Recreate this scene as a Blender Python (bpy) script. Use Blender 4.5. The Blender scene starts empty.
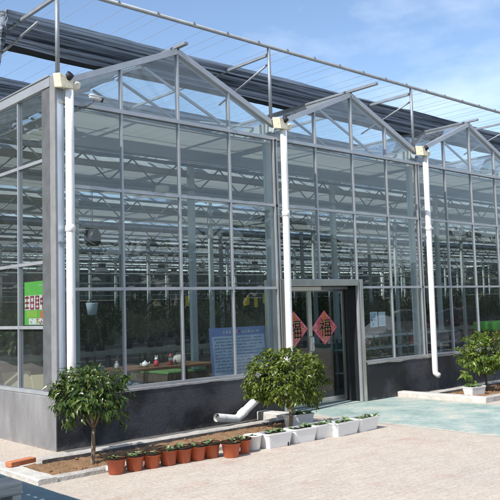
import bpy, bmesh, math, random
from mathutils import Vector, Matrix, noise
R = math.radians
S = bpy.context.scene
COL = S.collection
rng = random.Random(7)

# ------------------------------------------------------------------ materials
def mat(name):
    m = bpy.data.materials.new(name); m.use_nodes = True
    nt = m.node_tree; nt.nodes.clear()
    return m, nt.nodes, nt.links

def node(N, t, **kw):
    n = N.new(t)
    for k, v in kw.items():
        if hasattr(n, k): setattr(n, k, v)
        else: n.inputs[k].default_value = v
    return n

def c4(c): return (c[0], c[1], c[2], 1.0)

def simple(name, col, rough=0.6, metal=0.0, var=0.12, scale=6.0, col2=None, bump=0.0, bscale=40.0, spec=0.5, stretch=(1, 1, 1), contrast=(0.35, 0.7), transl=0.0):
    """noise-varied principled surface in object space"""
    m, N, L = mat(name)
    out = node(N, 'ShaderNodeOutputMaterial'); p = node(N, 'ShaderNodeBsdfPrincipled')
    p.inputs['Roughness'].default_value = rough; p.inputs['Metallic'].default_value = metal
    p.inputs['Specular IOR Level'].default_value = spec
    tc = node(N, 'ShaderNodeTexCoord'); mp = node(N, 'ShaderNodeMapping'); mp.inputs['Scale'].default_value = stretch
    L.new(tc.outputs['Object'], mp.inputs['Vector'])
    nz = node(N, 'ShaderNodeTexNoise'); nz.inputs['Scale'].default_value = scale; nz.inputs['Detail'].default_value = 6; nz.inputs['Roughness'].default_value = 0.62
    L.new(mp.outputs[0], nz.inputs['Vector'])
    cr = node(N, 'ShaderNodeValToRGB')
    if col2 is None: col2 = tuple(max(0, c * (1 - 2.2 * var)) for c in col)
    cr.color_ramp.elements[0].position = contrast[0]; cr.color_ramp.elements[1].position = contrast[1]
    cr.color_ramp.elements[0].color = c4(col2); cr.color_ramp.elements[1].color = c4(col)
    L.new(nz.outputs['Fac'], cr.inputs['Fac']); L.new(cr.outputs[0], p.inputs['Base Color'])
    if bump:
        n2 = node(N, 'ShaderNodeTexNoise'); n2.inputs['Scale'].default_value = bscale; n2.inputs['Detail'].default_value = 5
        L.new(mp.outputs[0], n2.inputs['Vector'])
        b = node(N, 'ShaderNodeBump'); b.inputs['Strength'].default_value = bump; b.inputs['Distance'].default_value = 0.02
        L.new(n2.outputs['Fac'], b.inputs['Height']); L.new(b.outputs[0], p.inputs['Normal'])
    last = p.outputs[0]
    if transl:
        t = node(N, 'ShaderNodeBsdfTranslucent'); L.new(cr.outputs[0], t.inputs['Color'])
        mx = node(N, 'ShaderNodeMixShader'); mx.inputs[0].default_value = transl
        L.new(last, mx.inputs[1]); L.new(t.outputs[0], mx.inputs[2]); last = mx.outputs[0]
    L.new(last, out.inputs['Surface'])
    return m

def glass_mat(name, tint, dust, dustcol, wave=0.012, base=0.045):
    m, N, L = mat(name)
    out = node(N, 'ShaderNodeOutputMaterial')
    tr = node(N, 'ShaderNodeBsdfTransparent'); tr.inputs['Color'].default_value = c4(tint)
    gl = node(N, 'ShaderNodeBsdfGlossy'); gl.inputs['Roughness'].default_value = 0.0; gl.inputs['Color'].default_value = (0.95, 0.97, 1, 1)
    geo = node(N, 'ShaderNodeNewGeometry')
    tc = node(N, 'ShaderNodeTexCoord')
    nz = node(N, 'ShaderNodeTexNoise'); nz.inputs['Scale'].default_value = 1.1; nz.inputs['Detail'].default_value = 1
    L.new(tc.outputs['Object'], nz.inputs['Vector'])
    bp = node(N, 'ShaderNodeBump'); bp.inputs['Strength'].default_value = wave; bp.inputs['Distance'].default_value = 1.0
    L.new(nz.outputs['Fac'], bp.inputs['Height'])
    wn = node(N, 'ShaderNodeTexWhiteNoise'); wn.noise_dimensions = '1D'; L.new(geo.outputs['Random Per Island'], wn.inputs['W'])   # every pane sits a hair out of true
    vs = node(N, 'ShaderNodeVectorMath', operation='MULTIPLY_ADD'); vs.inputs[1].default_value = (.022, .022, .022); vs.inputs[2].default_value = (-.011, -.011, -.011)
    L.new(wn.outputs['Color'], vs.inputs[0])
    va = node(N, 'ShaderNodeVectorMath', operation='ADD'); L.new(bp.outputs[0], va.inputs[0]); L.new(vs.outputs[0], va.inputs[1])
    vn = node(N, 'ShaderNodeVectorMath', operation='NORMALIZE'); L.new(va.outputs[0], vn.inputs[0]); L.new(vn.outputs[0], gl.inputs['Normal'])
    lw = node(N, 'ShaderNodeLayerWeight'); lw.inputs['Blend'].default_value = 0.5
    pw = node(N, 'ShaderNodeMath', operation='POWER'); pw.inputs[1].default_value = 5
    L.new(lw.outputs['Facing'], pw.inputs[0])
    ma = node(N, 'ShaderNodeMath', operation='MULTIPLY_ADD'); ma.inputs[1].default_value = 1 - base; ma.inputs[2].default_value = base
    L.new(pw.outputs[0], ma.inputs[0])
    mx = node(N, 'ShaderNodeMixShader'); L.new(ma.outputs[0], mx.inputs[0]); L.new(tr.outputs[0], mx.inputs[1]); L.new(gl.outputs[0], mx.inputs[2])
    df = node(N, 'ShaderNodeBsdfDiffuse'); df.inputs['Color'].default_value = c4(dustcol)
    n2 = node(N, 'ShaderNodeTexNoise'); n2.inputs['Scale'].default_value = 2.3; n2.inputs['Detail'].default_value = 8; n2.inputs['Roughness'].default_value = 0.7
    L.new(tc.outputs['Object'], n2.inputs['Vector'])
    mr = node(N, 'ShaderNodeMapRange'); mr.inputs['From Min'].default_value = 0.3; mr.inputs['From Max'].default_value = 0.75
    mr.inputs['To Min'].default_value = dust * 0.5; mr.inputs['To Max'].default_value = dust * 1.6
    L.new(n2.outputs['Fac'], mr.inputs['Value'])
    m2 = node(N, 'ShaderNodeMixShader'); L.new(mr.outputs[0], m2.inputs[0]); L.new(mx.outputs[0], m2.inputs[1]); L.new(df.outputs[0], m2.inputs[2])
    L.new(m2.outputs[0], out.inputs['Surface'])
    return m

def leaf_mat(name, c1, c2, c3, rough=0.32, transl=0.25):
    m, N, L = mat(name)
    out = node(N, 'ShaderNodeOutputMaterial'); p = node(N, 'ShaderNodeBsdfPrincipled'); p.inputs['Roughness'].default_value = rough
    g = node(N, 'ShaderNodeNewGeometry'); cr = node(N, 'ShaderNodeValToRGB')
    cr.color_ramp.elements[0].color = c4(c1); cr.color_ramp.elements[1].color = c4(c3)
    e = cr.color_ramp.elements.new(0.55); e.color = c4(c2)
    L.new(g.outputs['Random Per Island'], cr.inputs[0]); L.new(cr.outputs[0], p.inputs['Base Color'])
    t = node(N, 'ShaderNodeBsdfTranslucent'); hs = node(N, 'ShaderNodeHueSaturation'); hs.inputs['Value'].default_value = 1.5
    L.new(cr.outputs[0], hs.inputs['Color']); L.new(hs.outputs[0], t.inputs['Color'])
    mx = node(N, 'ShaderNodeMixShader'); mx.inputs[0].default_value = transl
    L.new(p.outputs[0], mx.inputs[1]); L.new(t.outputs[0], mx.inputs[2]); L.new(mx.outputs[0], out.inputs['Surface'])
    return m

def paver_mat():
    m, N, L = mat('beige_pavers')
    out = node(N, 'ShaderNodeOutputMaterial'); p = node(N, 'ShaderNodeBsdfPrincipled'); p.inputs['Roughness'].default_value = 0.85
    p.inputs['Specular IOR Level'].default_value = 0.25
    tc = node(N, 'ShaderNodeTexCoord')
    mp = node(N, 'ShaderNodeMapping'); mp.inputs['Rotation'].default_value = (0, 0, R(0))
    L.new(tc.outputs['Object'], mp.inputs['Vector'])
    # slightly wobbly joints
    wn = node(N, 'ShaderNodeTexNoise'); wn.inputs['Scale'].default_value = 3.0; wn.inputs['Detail'].default_value = 2
    L.new(mp.outputs[0], wn.inputs['Vector'])
    wm = node(N, 'ShaderNodeVectorMath', operation='MULTIPLY_ADD'); wm.inputs[1].default_value = (0.02, 0.02, 0)
    L.new(wn.outputs['Color'], wm.inputs[0]); L.new(mp.outputs[0], wm.inputs[2])
    br = node(N, 'ShaderNodeTexBrick'); br.offset = 0.5
    br.inputs['Scale'].default_value = 1.0; br.inputs['Brick Width'].default_value = 0.2; br.inputs['Row Height'].default_value = 0.1
    br.inputs['Mortar Size'].default_value = 0.004; br.inputs['Mortar Smooth'].default_value = 0.6; br.inputs['Bias'].default_value = 0.1
    br.inputs['Color1'].default_value = (0.54, 0.472, 0.40, 1); br.inputs['Color2'].default_value = (0.475, 0.405, 0.338, 1)
    br.inputs['Mortar'].default_value = (0.43, 0.37, 0.31, 1)
    L.new(wm.outputs[0], br.inputs['Vector'])
    # pink worn patches
    n1 = node(N, 'ShaderNodeTexNoise'); n1.inputs['Scale'].default_value = 1.15; n1.inputs['Detail'].default_value = 7; n1.inputs['Roughness'].default_value = 0.7
    L.new(mp.outputs[0], n1.inputs['Vector'])
    r1 = node(N, 'ShaderNodeValToRGB'); r1.color_ramp.elements[0].position = 0.54; r1.color_ramp.elements[1].position = 0.70
    r1.color_ramp.elements[0].color = (0, 0, 0, 1); r1.color_ramp.elements[1].color = (0.75, 0.75, 0.75, 1)
    L.new(n1.outputs['Fac'], r1.inputs[0])
    m1 = node(N, 'ShaderNodeMix', data_type='RGBA'); m1.inputs['B'].default_value = (0.47, 0.27, 0.22, 1)
    L.new(r1.outputs[0], m1.inputs['Factor']); L.new(br.outputs['Color'], m1.inputs['A'])
    n5 = node(N, 'ShaderNodeTexNoise'); n5.inputs['Scale'].default_value = 0.55; n5.inputs['Detail'].default_value = 6; n5.inputs['Roughness'].default_value = 0.6
    L.new(mp.outputs[0], n5.inputs['Vector'])
    r5 = node(N, 'ShaderNodeValToRGB'); r5.color_ramp.elements[0].position = 0.45; r5.color_ramp.elements[1].position = 0.7
    r5.color_ramp.elements[0].color = (0, 0, 0, 1); r5.color_ramp.elements[1].color = (0.6, 0.6, 0.6, 1)
    L.new(n5.outputs['Fac'], r5.inputs[0])
    m5 = node(N, 'ShaderNodeMix', data_type='RGBA'); m5.inputs['B'].default_value = (0.40, 0.37, 0.33, 1)
    L.new(r5.outputs[0], m5.inputs['Factor']); L.new(m1.outputs['Result'], m5.inputs['A']); m1 = m5
    # sandy pale film
    n2 = node(N, 'ShaderNodeTexNoise'); n2.inputs['Scale'].default_value = 4.2; n2.inputs['Detail'].default_value = 8; n2.inputs['Roughness'].default_value = 0.75
    L.new(mp.outputs[0], n2.inputs['Vector'])
    r2 = node(N, 'ShaderNodeValToRGB'); r2.color_ramp.elements[0].position = 0.38; r2.color_ramp.elements[1].position = 0.66
    r2.color_ramp.elements[0].color = (0.0, 0.0, 0.0, 1); r2.color_ramp.elements[1].color = (0.7, 0.7, 0.7, 1)
    L.new(n2.outputs['Fac'], r2.inputs[0])
    m2 = node(N, 'ShaderNodeMix', data_type='RGBA'); m2.inputs['B'].default_value = (0.55, 0.492, 0.425, 1)
    L.new(r2.outputs[0], m2.inputs['Factor']); L.new(m1.outputs['Result'], m2.inputs['A'])
    # darker dirt specks
    n3 = node(N, 'ShaderNodeTexNoise'); n3.inputs['Scale'].default_value = 26; n3.inputs['Detail'].default_value = 10; n3.inputs['Roughness'].default_value = 0.85
    L.new(mp.outputs[0], n3.inputs['Vector'])
    r3 = node(N, 'ShaderNodeValToRGB'); r3.color_ramp.elements[0].position = 0.3; r3.color_ramp.elements[1].position = 0.52
    r3.color_ramp.elements[0].color = (0.45, 0.42, 0.38, 1); r3.color_ramp.elements[1].color = (1, 1, 1, 1)
    L.new(n3.outputs['Fac'], r3.inputs[0])
    m3 = node(N, 'ShaderNodeMix', data_type='RGBA', blend_type='MULTIPLY'); m3.inputs['Factor'].default_value = 1.0
    L.new(m2.outputs['Result'], m3.inputs['A']); L.new(r3.outputs[0], m3.inputs['B'])
    L.new(m3.outputs['Result'], p.inputs['Base Color'])
    bp = node(N, 'ShaderNodeBump'); bp.inputs['Strength'].default_value = 0.5; bp.inputs['Distance'].default_value = 0.01
    ad = node(N, 'ShaderNodeMath', operation='SUBTRACT'); L.new(n3.outputs['Fac'], ad.inputs[0]); L.new(br.outputs['Fac'], ad.inputs[1])
    L.new(ad.outputs[0], bp.inputs['Height']); L.new(bp.outputs[0], p.inputs['Normal'])
    L.new(p.outputs[0], out.inputs['Surface'])
    return m

def teal_mat():
    m, N, L = mat('worn_teal_paint')
    out = node(N, 'ShaderNodeOutputMaterial'); p = node(N, 'ShaderNodeBsdfPrincipled'); p.inputs['Roughness'].default_value = 0.7
    tc = node(N, 'ShaderNodeTexCoord'); mp = node(N, 'ShaderNodeMapping'); L.new(tc.outputs['Object'], mp.inputs['Vector'])
    n1 = node(N, 'ShaderNodeTexNoise'); n1.inputs['Scale'].default_value = 1.6; n1.inputs['Detail'].default_value = 9; n1.inputs['Roughness'].default_value = 0.72
    L.new(mp.outputs[0], n1.inputs['Vector'])
    r1 = node(N, 'ShaderNodeValToRGB')
    e = r1.color_ramp.elements; e[0].position = 0.33; e[0].color = (0.20, 0.30, 0.28, 1); e[1].position = 0.66; e[1].color = (0.55, 0.52, 0.46, 1)
    x = e.new(0.52); x.color = (0.36, 0.445, 0.41, 1)
    L.new(n1.outputs['Fac'], r1.inputs[0])
    n2 = node(N, 'ShaderNodeTexNoise'); n2.inputs['Scale'].default_value = 14; n2.inputs['Detail'].default_value = 8; n2.inputs['Roughness'].default_value = 0.8
    L.new(mp.outputs[0], n2.inputs['Vector'])
    r2 = node(N, 'ShaderNodeValToRGB'); r2.color_ramp.elements[0].position = 0.3; r2.color_ramp.elements[1].position = 0.6
    r2.color_ramp.elements[0].color = (0.62, 0.62, 0.6, 1); r2.color_ramp.elements[1].color = (1, 1, 1, 1)
    L.new(n2.outputs['Fac'], r2.inputs[0])
    mm = node(N, 'ShaderNodeMix', data_type='RGBA', blend_type='MULTIPLY'); mm.inputs['Factor'].default_value = 0.7
    L.new(r1.outputs[0], mm.inputs['A']); L.new(r2.outputs[0], mm.inputs['B'])
    # paint worn down to sandy concrete along both edges of the strip, and in chips
    sx = node(N, 'ShaderNodeSeparateXYZ'); L.new(mp.outputs[0], sx.inputs[0])
    a1 = node(N, 'ShaderNodeMath', operation='SUBTRACT'); a1.inputs[1].default_value = 5.56; L.new(sx.outputs['X'], a1.inputs[0])
    a2 = node(N, 'ShaderNodeMath', operation='ABSOLUTE'); L.new(a1.outputs[0], a2.inputs[0])
    n4 = node(N, 'ShaderNodeTexNoise'); n4.inputs['Scale'].default_value = 7; n4.inputs['Detail'].default_value = 9; n4.inputs['Roughness'].default_value = 0.75; L.new(mp.outputs[0], n4.inputs['Vector'])
    a3 = node(N, 'ShaderNodeMath', operation='MULTIPLY_ADD'); a3.inputs[1].default_value = 1.5; L.new(n4.outputs['Fac'], a3.inputs[0]); L.new(a2.outputs[0], a3.inputs[2])
    e4 = node(N, 'ShaderNodeMapRange'); e4.inputs['From Min'].default_value = 1.95; e4.inputs['From Max'].default_value = 2.12; e4.inputs['To Max'].default_value = .85; L.new(a3.outputs[0], e4.inputs['Value'])
    ch = node(N, 'ShaderNodeMapRange'); ch.inputs['From Min'].default_value = .62; ch.inputs['From Max'].default_value = .66; ch.inputs['To Max'].default_value = .6; L.new(n4.outputs['Fac'], ch.inputs['Value'])
    mxx = node(N, 'ShaderNodeMath', operation='MAXIMUM'); L.new(e4.outputs[0], mxx.inputs[0]); L.new(ch.outputs[0], mxx.inputs[1])
    m4 = node(N, 'ShaderNodeMix', data_type='RGBA'); m4.inputs['B'].default_value = (0.50, 0.45, 0.385, 1)
    L.new(mxx.outputs[0], m4.inputs['Factor']); L.new(mm.outputs['Result'], m4.inputs['A']); L.new(m4.outputs['Result'], p.inputs['Base Color'])
    bp = node(N, 'ShaderNodeBump'); bp.inputs['Strength'].default_value = 0.35; bp.inputs['Distance'].default_value = 0.01
    L.new(n2.outputs['Fac'], bp.inputs['Height']); L.new(bp.outputs[0], p.inputs['Normal'])
    L.new(p.outputs[0], out.inputs['Surface'])
    return m

M = {}
M['alu'] = simple('aluminium', (0.45, 0.465, 0.49), 0.45, 0.5, 0.08, 3)
M['galv'] = simple('galvanised_steel', (0.30, 0.325, 0.355), 0.5, 0.35, 0.10, 9)
M['galvdark'] = simple('dull_steel', (0.23, 0.27, 0.30), 0.55, 0.3, 0.10, 5)
M['inner'] = simple('painted_inner_steel', (0.50, 0.57, 0.60), 0.5, 0.15, 0.06, 4)
M['stain'] = simple('stainless', (0.60, 0.60, 0.58), 0.26, 0.9, 0.08, 4, stretch=(1, 1, 0.1))
M['pvc'] = simple('white_pvc', (0.78, 0.775, 0.76), 0.38, 0, 0.03, 7, col2=(0.52, 0.48, 0.42), stretch=(3, 3, .35), contrast=(0.26, 0.46))
M['pvcold'] = simple('yellowed_pvc', (0.76, 0.68, 0.50), 0.45, 0, 0.08, 14, col2=(0.40, 0.33, 0.22), contrast=(0.28, 0.52))
M['black'] = simple('black_rubber', (0.012, 0.012, 0.013), 0.6)
M['blackpaint'] = simple('black_wall_paint', (0.052, 0.054, 0.064), 0.62, 0, 0.1, 1.1, col2=(0.009, 0.010, 0.013), bump=0.25, bscale=30, contrast=(0.44, 0.60))
M['plaster'] = simple('grey_plaster', (0.255, 0.25, 0.25), 0.85, 0, 0.1, 1.5, col2=(0.135, 0.132, 0.136), bump=0.3, bscale=45, stretch=(1, 1.2, 0.45))
def dirty_foot(m, zh, col, amt):
    N, L = m.node_tree.nodes, m.node_tree.links
    p = [n for n in N if n.type == 'BSDF_PRINCIPLED'][0]; src = p.inputs['Base Color'].links[0].from_socket
    g = node(N, 'ShaderNodeTexCoord'); sx = node(N, 'ShaderNodeSeparateXYZ'); L.new(g.outputs['Object'], sx.inputs[0])
    nz = node(N, 'ShaderNodeTexNoise'); nz.inputs['Scale'].default_value = 5; nz.inputs['Detail'].default_value = 8; nz.inputs['Roughness'].default_value = .7; L.new(g.outputs['Object'], nz.inputs['Vector'])
    hh = node(N, 'ShaderNodeMath', operation='MULTIPLY_ADD'); hh.inputs[1].default_value = -zh * 3.2; L.new(nz.outputs['Fac'], hh.inputs[0]); L.new(sx.outputs['Z'], hh.inputs[2])
    mr = node(N, 'ShaderNodeMapRange'); mr.inputs['From Min'].default_value = -zh * 1.2; mr.inputs['From Max'].default_value = -zh * 2.2; mr.inputs['To Min'].default_value = 0; mr.inputs['To Max'].default_value = amt
    L.new(hh.outputs[0], mr.inputs['Value'])
    n2 = node(N, 'ShaderNodeTexNoise'); n2.inputs['Scale'].default_value = 55; n2.inputs['Detail'].default_value = 2; L.new(g.outputs['Object'], n2.inputs['Vector'])
    r2 = node(N, 'ShaderNodeMapRange'); r2.inputs['From Min'].default_value = .70; r2.inputs['From Max'].default_value = .74; r2.inputs['To Max'].default_value = .45; L.new(n2.outputs['Fac'], r2.inputs['Value'])
    mx0 = node(N, 'ShaderNodeMath', operation='MAXIMUM'); L.new(mr.outputs[0], mx0.inputs[0]); L.new(r2.outputs[0], mx0.inputs[1])
    mx = node(N, 'ShaderNodeMix', data_type='RGBA'); mx.inputs['B'].default_value = c4(col); L.new(mx0.outputs[0], mx.inputs['Factor']); L.new(src, mx.inputs['A']); L.new(mx.outputs['Result'], p.inputs['Base Color'])
dirty_foot(M['blackpaint'], .16, (.16, .145, .13), .75)
dirty_foot(M['plaster'], .10, (.36, .28, .22), .7)
M['mortar'] = simple('white_mortar', (0.62, 0.61, 0.60), 0.9, 0, 0.12, 9, bump=0.5)
M['kerbwhite'] = simple('whitewashed_kerb', (0.60, 0.575, 0.53), 0.85, 0, 0.13, 6, bump=0.4, bscale=30)
M['kerb'] = simple('concrete_kerb', (0.48, 0.455, 0.42), 0.9, 0, 0.12, 7, bump=0.5, bscale=35)
M['kerbdark'] = simple('dirty_kerb_concrete', (0.13, 0.125, 0.12), 0.9, 0, 0.15, 6, bump=0.4)  # darker grey for front-turned kerb faces and the strips by the wall
M['brick'] = simple('orange_brick', (0.58, 0.20, 0.09), 0.85, 0, 0.12, 18, bump=0.5, bscale=60)
M['soil'] = simple('brown_soil', (0.31, 0.19, 0.11), 0.95, 0, 0.17, 12, bump=0.9, bscale=50, spec=0.1)
M['potsoil'] = simple('dark_compost', (0.035, 0.025, 0.018), 0.95, 0, 0.2, 30, bump=0.9, bscale=60, spec=0.1)
M['terra'] = simple('terracotta_plastic', (0.47, 0.105, 0.04), 0.42, 0, 0.08, 6, stretch=(1, 1, 0.4))
def per_object(m, lo, hi):
    N, L = m.node_tree.nodes, m.node_tree.links
    p = [n for n in N if n.type == 'BSDF_PRINCIPLED'][0]; src = p.inputs['Base Color'].links[0].from_socket
    oi = node(N, 'ShaderNodeObjectInfo'); mr = node(N, 'ShaderNodeMapRange'); mr.inputs['To Min'].default_value = lo; mr.inputs['To Max'].default_value = hi; L.new(oi.outputs['Random'], mr.inputs['Value'])
    hs = node(N, 'ShaderNodeHueSaturation'); L.new(mr.outputs[0], hs.inputs['Value']); L.new(src, hs.inputs['Color']); L.new(hs.outputs[0], p.inputs['Base Color'])
per_object(M['terra'], .72, 1.15); dirty_foot(M['terra'], .025, (.42, .30, .22), .6)
M['potblack'] = simple('black_plastic', (0.02, 0.02, 0.02), 0.4)
M['whiteplastic'] = simple('white_plastic', (0.80, 0.80, 0.79), 0.35, 0, 0.04, 5)
dirty_foot(M['whiteplastic'], .03, (.50, .42, .34), .55)
M['bark'] = simple('bark', (0.30, 0.225, 0.15), 0.9, 0, 0.16, 22, bump=0.8, bscale=40, stretch=(1, 1, 0.3))
M['twig'] = simple('green_twig', (0.05, 0.06, 0.02), 0.7)
M['barkdark'] = simple('dark_bark', (0.10, 0.075, 0.055), 0.9, 0, 0.16, 22, bump=0.8, bscale=40, stretch=(1, 1, 0.3))
M['leafA'] = leaf_mat('dark_glossy_leaf', (0.022, 0.050, 0.012), (0.06, 0.11, 0.020), (0.16, 0.20, 0.045), 0.30, 0.28)
M['leafB'] = leaf_mat('olive_leaf', (0.045, 0.075, 0.010), (0.105, 0.150, 0.018), (0.23, 0.26, 0.05), 0.33, 0.32)
M['leafC'] = leaf_mat('light_leaf', (0.06, 0.11, 0.016), (0.12, 0.19, 0.025), (0.22, 0.28, 0.05), 0.35, 0.4)
M['leafD'] = leaf_mat('crop_leaf', (0.03, 0.07, 0.025), (0.06, 0.12, 0.035), (0.15, 0.21, 0.07), 0.5, 0.25)
M['leafS'] = leaf_mat('seedling_leaf', (0.09, 0.16, 0.05), (0.17, 0.26, 0.10), (0.34, 0.42, 0.24), 0.5, 0.25)
M['cloth'] = simple('blue_grey_shade_cloth', (0.56, 0.63, 0.73), 0.7, 0, 0.22, 2.5, col2=(0.05, 0.06, 0.08), stretch=(0.06, 9, 9), transl=0.6, contrast=(0.38, 0.62))  # lit and shaded folds are drawn into the colour as long stripes
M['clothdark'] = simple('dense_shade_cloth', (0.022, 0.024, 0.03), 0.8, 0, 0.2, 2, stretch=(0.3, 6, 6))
M['screen'] = simple('thermal_screen', (0.50, 0.53, 0.52), 0.8, 0, 0.07, 1.3, stretch=(0.2, 1, 1), transl=0.40)
M['backscreen'] = simple('hanging_screen', (0.34, 0.39, 0.39), 0.8, 0, 0.2, 1.5, col2=(0.12, 0.15, 0.15), stretch=(2, 2, .6), transl=0.35)
M['screenfold'] = simple('folded_screen', (0.44, 0.48, 0.49), 0.8, 0, 0.1, 2)
M['darkfloor'] = simple('damp_concrete', (0.13, 0.13, 0.125), 0.55, 0, 0.15, 1.2)
M['benchmetal'] = simple('bench_metal', (0.20, 0.22, 0.22), 0.5, 0.3)
M['pad'] = simple('brown_cooling_pad', (0.085, 0.075, 0.06), 0.9, 0, 0.2, 3, stretch=(4, 1, .4))
M['asphalt'] = simple('asphalt', (0.055, 0.055, 0.057), 0.85, 0, 0.15, 3)
M['green_verge'] = simple('verge_grass', (0.05, 0.075, 0.025), 0.95, 0, 0.2, 1)
M['postdark'] = simple('dull_dark_post', (0.15, 0.155, 0.16), 0.55, 0.2, 0.15, 6)
M['pvcgrey'] = simple('pale_grey_trim', (0.25, 0.25, 0.25), 0.5, 0, 0.1, 6)
M['sheet'] = simple('bright_galvanised_sheet', (0.62, 0.70, 0.82), 0.38, 0.75, 0.08, 5, stretch=(1, 1, .3))  # blue sky light on the corner panel is put into the base colour
M['wood'] = simple('brown_wood', (0.20, 0.10, 0.045), 0.5, 0, 0.15, 5, stretch=(0.3, 3, 3))
M['oldwood'] = simple('weathered_grey_wood', (0.58, 0.55, 0.50), 0.85, 0, 0.16, 9, stretch=(0.35, 4, 4), bump=0.5, bscale=20)
M['tan'] = simple('tan_fabric', (0.42, 0.36, 0.22), 0.8, 0, 0.05, 5)
M['tandark'] = simple('shaded_brown_board', (0.10, 0.085, 0.06), 0.8)
M['green'] = simple('artificial_turf', (0.11, 0.24, 0.08), 0.9, 0, 0.12, 20, bump=0.6)
M['blue'] = simple('deep_blue_print', (0.19, 0.28, 0.56), 0.4, 0, 0.04)
M['paleblue'] = simple('pale_blue_print', (0.50, 0.64, 0.80), 0.4, 0, 0.10, 2)
M['white'] = simple('white_print', (0.78, 0.78, 0.78), 0.5, 0, 0.02)
M['navy'] = simple('navy_print', (0.10, 0.17, 0.36), 0.5)
M['red'] = simple('red_print', (0.50, 0.05, 0.08), 0.5, 0, 0.06)
M['pink'] = simple('pink_print', (0.70, 0.30, 0.36), 0.5, 0, 0.18, 25)
M['gold'] = simple('gold_print', (0.62, 0.42, 0.10), 0.4, 0.2)
M['orange'] = simple('orange_print', (0.70, 0.20, 0.04), 0.5)
M['limegreen'] = simple('lime_green_print', (0.12, 0.55, 0.06), 0.5, 0, 0.08, 4)
M['yellowgreen'] = simple('yellow_green_print', (0.32, 0.60, 0.05), 0.5, 0, 0.1, 8)
M['paper'] = simple('pale_blue_paper', (0.50, 0.64, 0.72), 0.7, 0, 0.03)
M['yellow'] = simple('yellow_card', (0.72, 0.55, 0.03), 0.5, 0, 0.05)
M['grey'] = simple('mid_grey_plastic', (0.20, 0.22, 0.23), 0.5)
M['fan'] = simple('dark_grey_fan', (0.018, 0.02, 0.022), 0.5)
M['skyblue'] = simple('sky_blue_plastic', (0.10, 0.42, 0.65), 0.4)
M['teal_pl'] = simple('teal_plastic', (0.05, 0.25, 0.19), 0.4)
M['carred'] = simple('maroon_car_paint', (0.16, 0.015, 0.018), 0.15, 0.3, 0.02)
M['carsilver'] = simple('silver_car_paint', (0.80, 0.80, 0.80), 0.3, 0.1, 0.02)
M['cardark'] = simple('dark_car_paint', (0.015, 0.017, 0.025), 0.12, 0.2, 0.02)
M['carglass'] = simple('car_window', (0.012, 0.014, 0.016), 0.05, 0, 0.0)
M['revealdark'] = simple('dark_anodised', (0.035, 0.037, 0.040), 0.4, 0.4)  # dark tone on the inner jamb and soffit of the door recess
M['lamp'] = simple('lamp_lens', (0.75, 0.74, 0.70), 0.1, 0.2)
M['glass'] = glass_mat('facade_glass', (0.85, 0.88, 0.88), 0.018, (0.60, 0.61, 0.60), 0.010, 0.036)
M['glassroof'] = glass_mat('roof_glass', (0.945, 0.97, 0.975), 0.035, (0.75, 0.78, 0.80), 0.004, 0.035)
M['glassdoor'] = glass_mat('door_glass', (0.62, 0.66, 0.65), 0.008, (0.5, 0.5, 0.5), 0.006, 0.04)
M['paver'] = paver_mat()
M['teal'] = teal_mat()
M['teal_dark'] = simple('faded_blue_paint', (0.15, 0.235, 0.27), 0.75, 0, 0.12, 3, bump=0.3)  # the side path's shade is partly put into this darker teal

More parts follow.
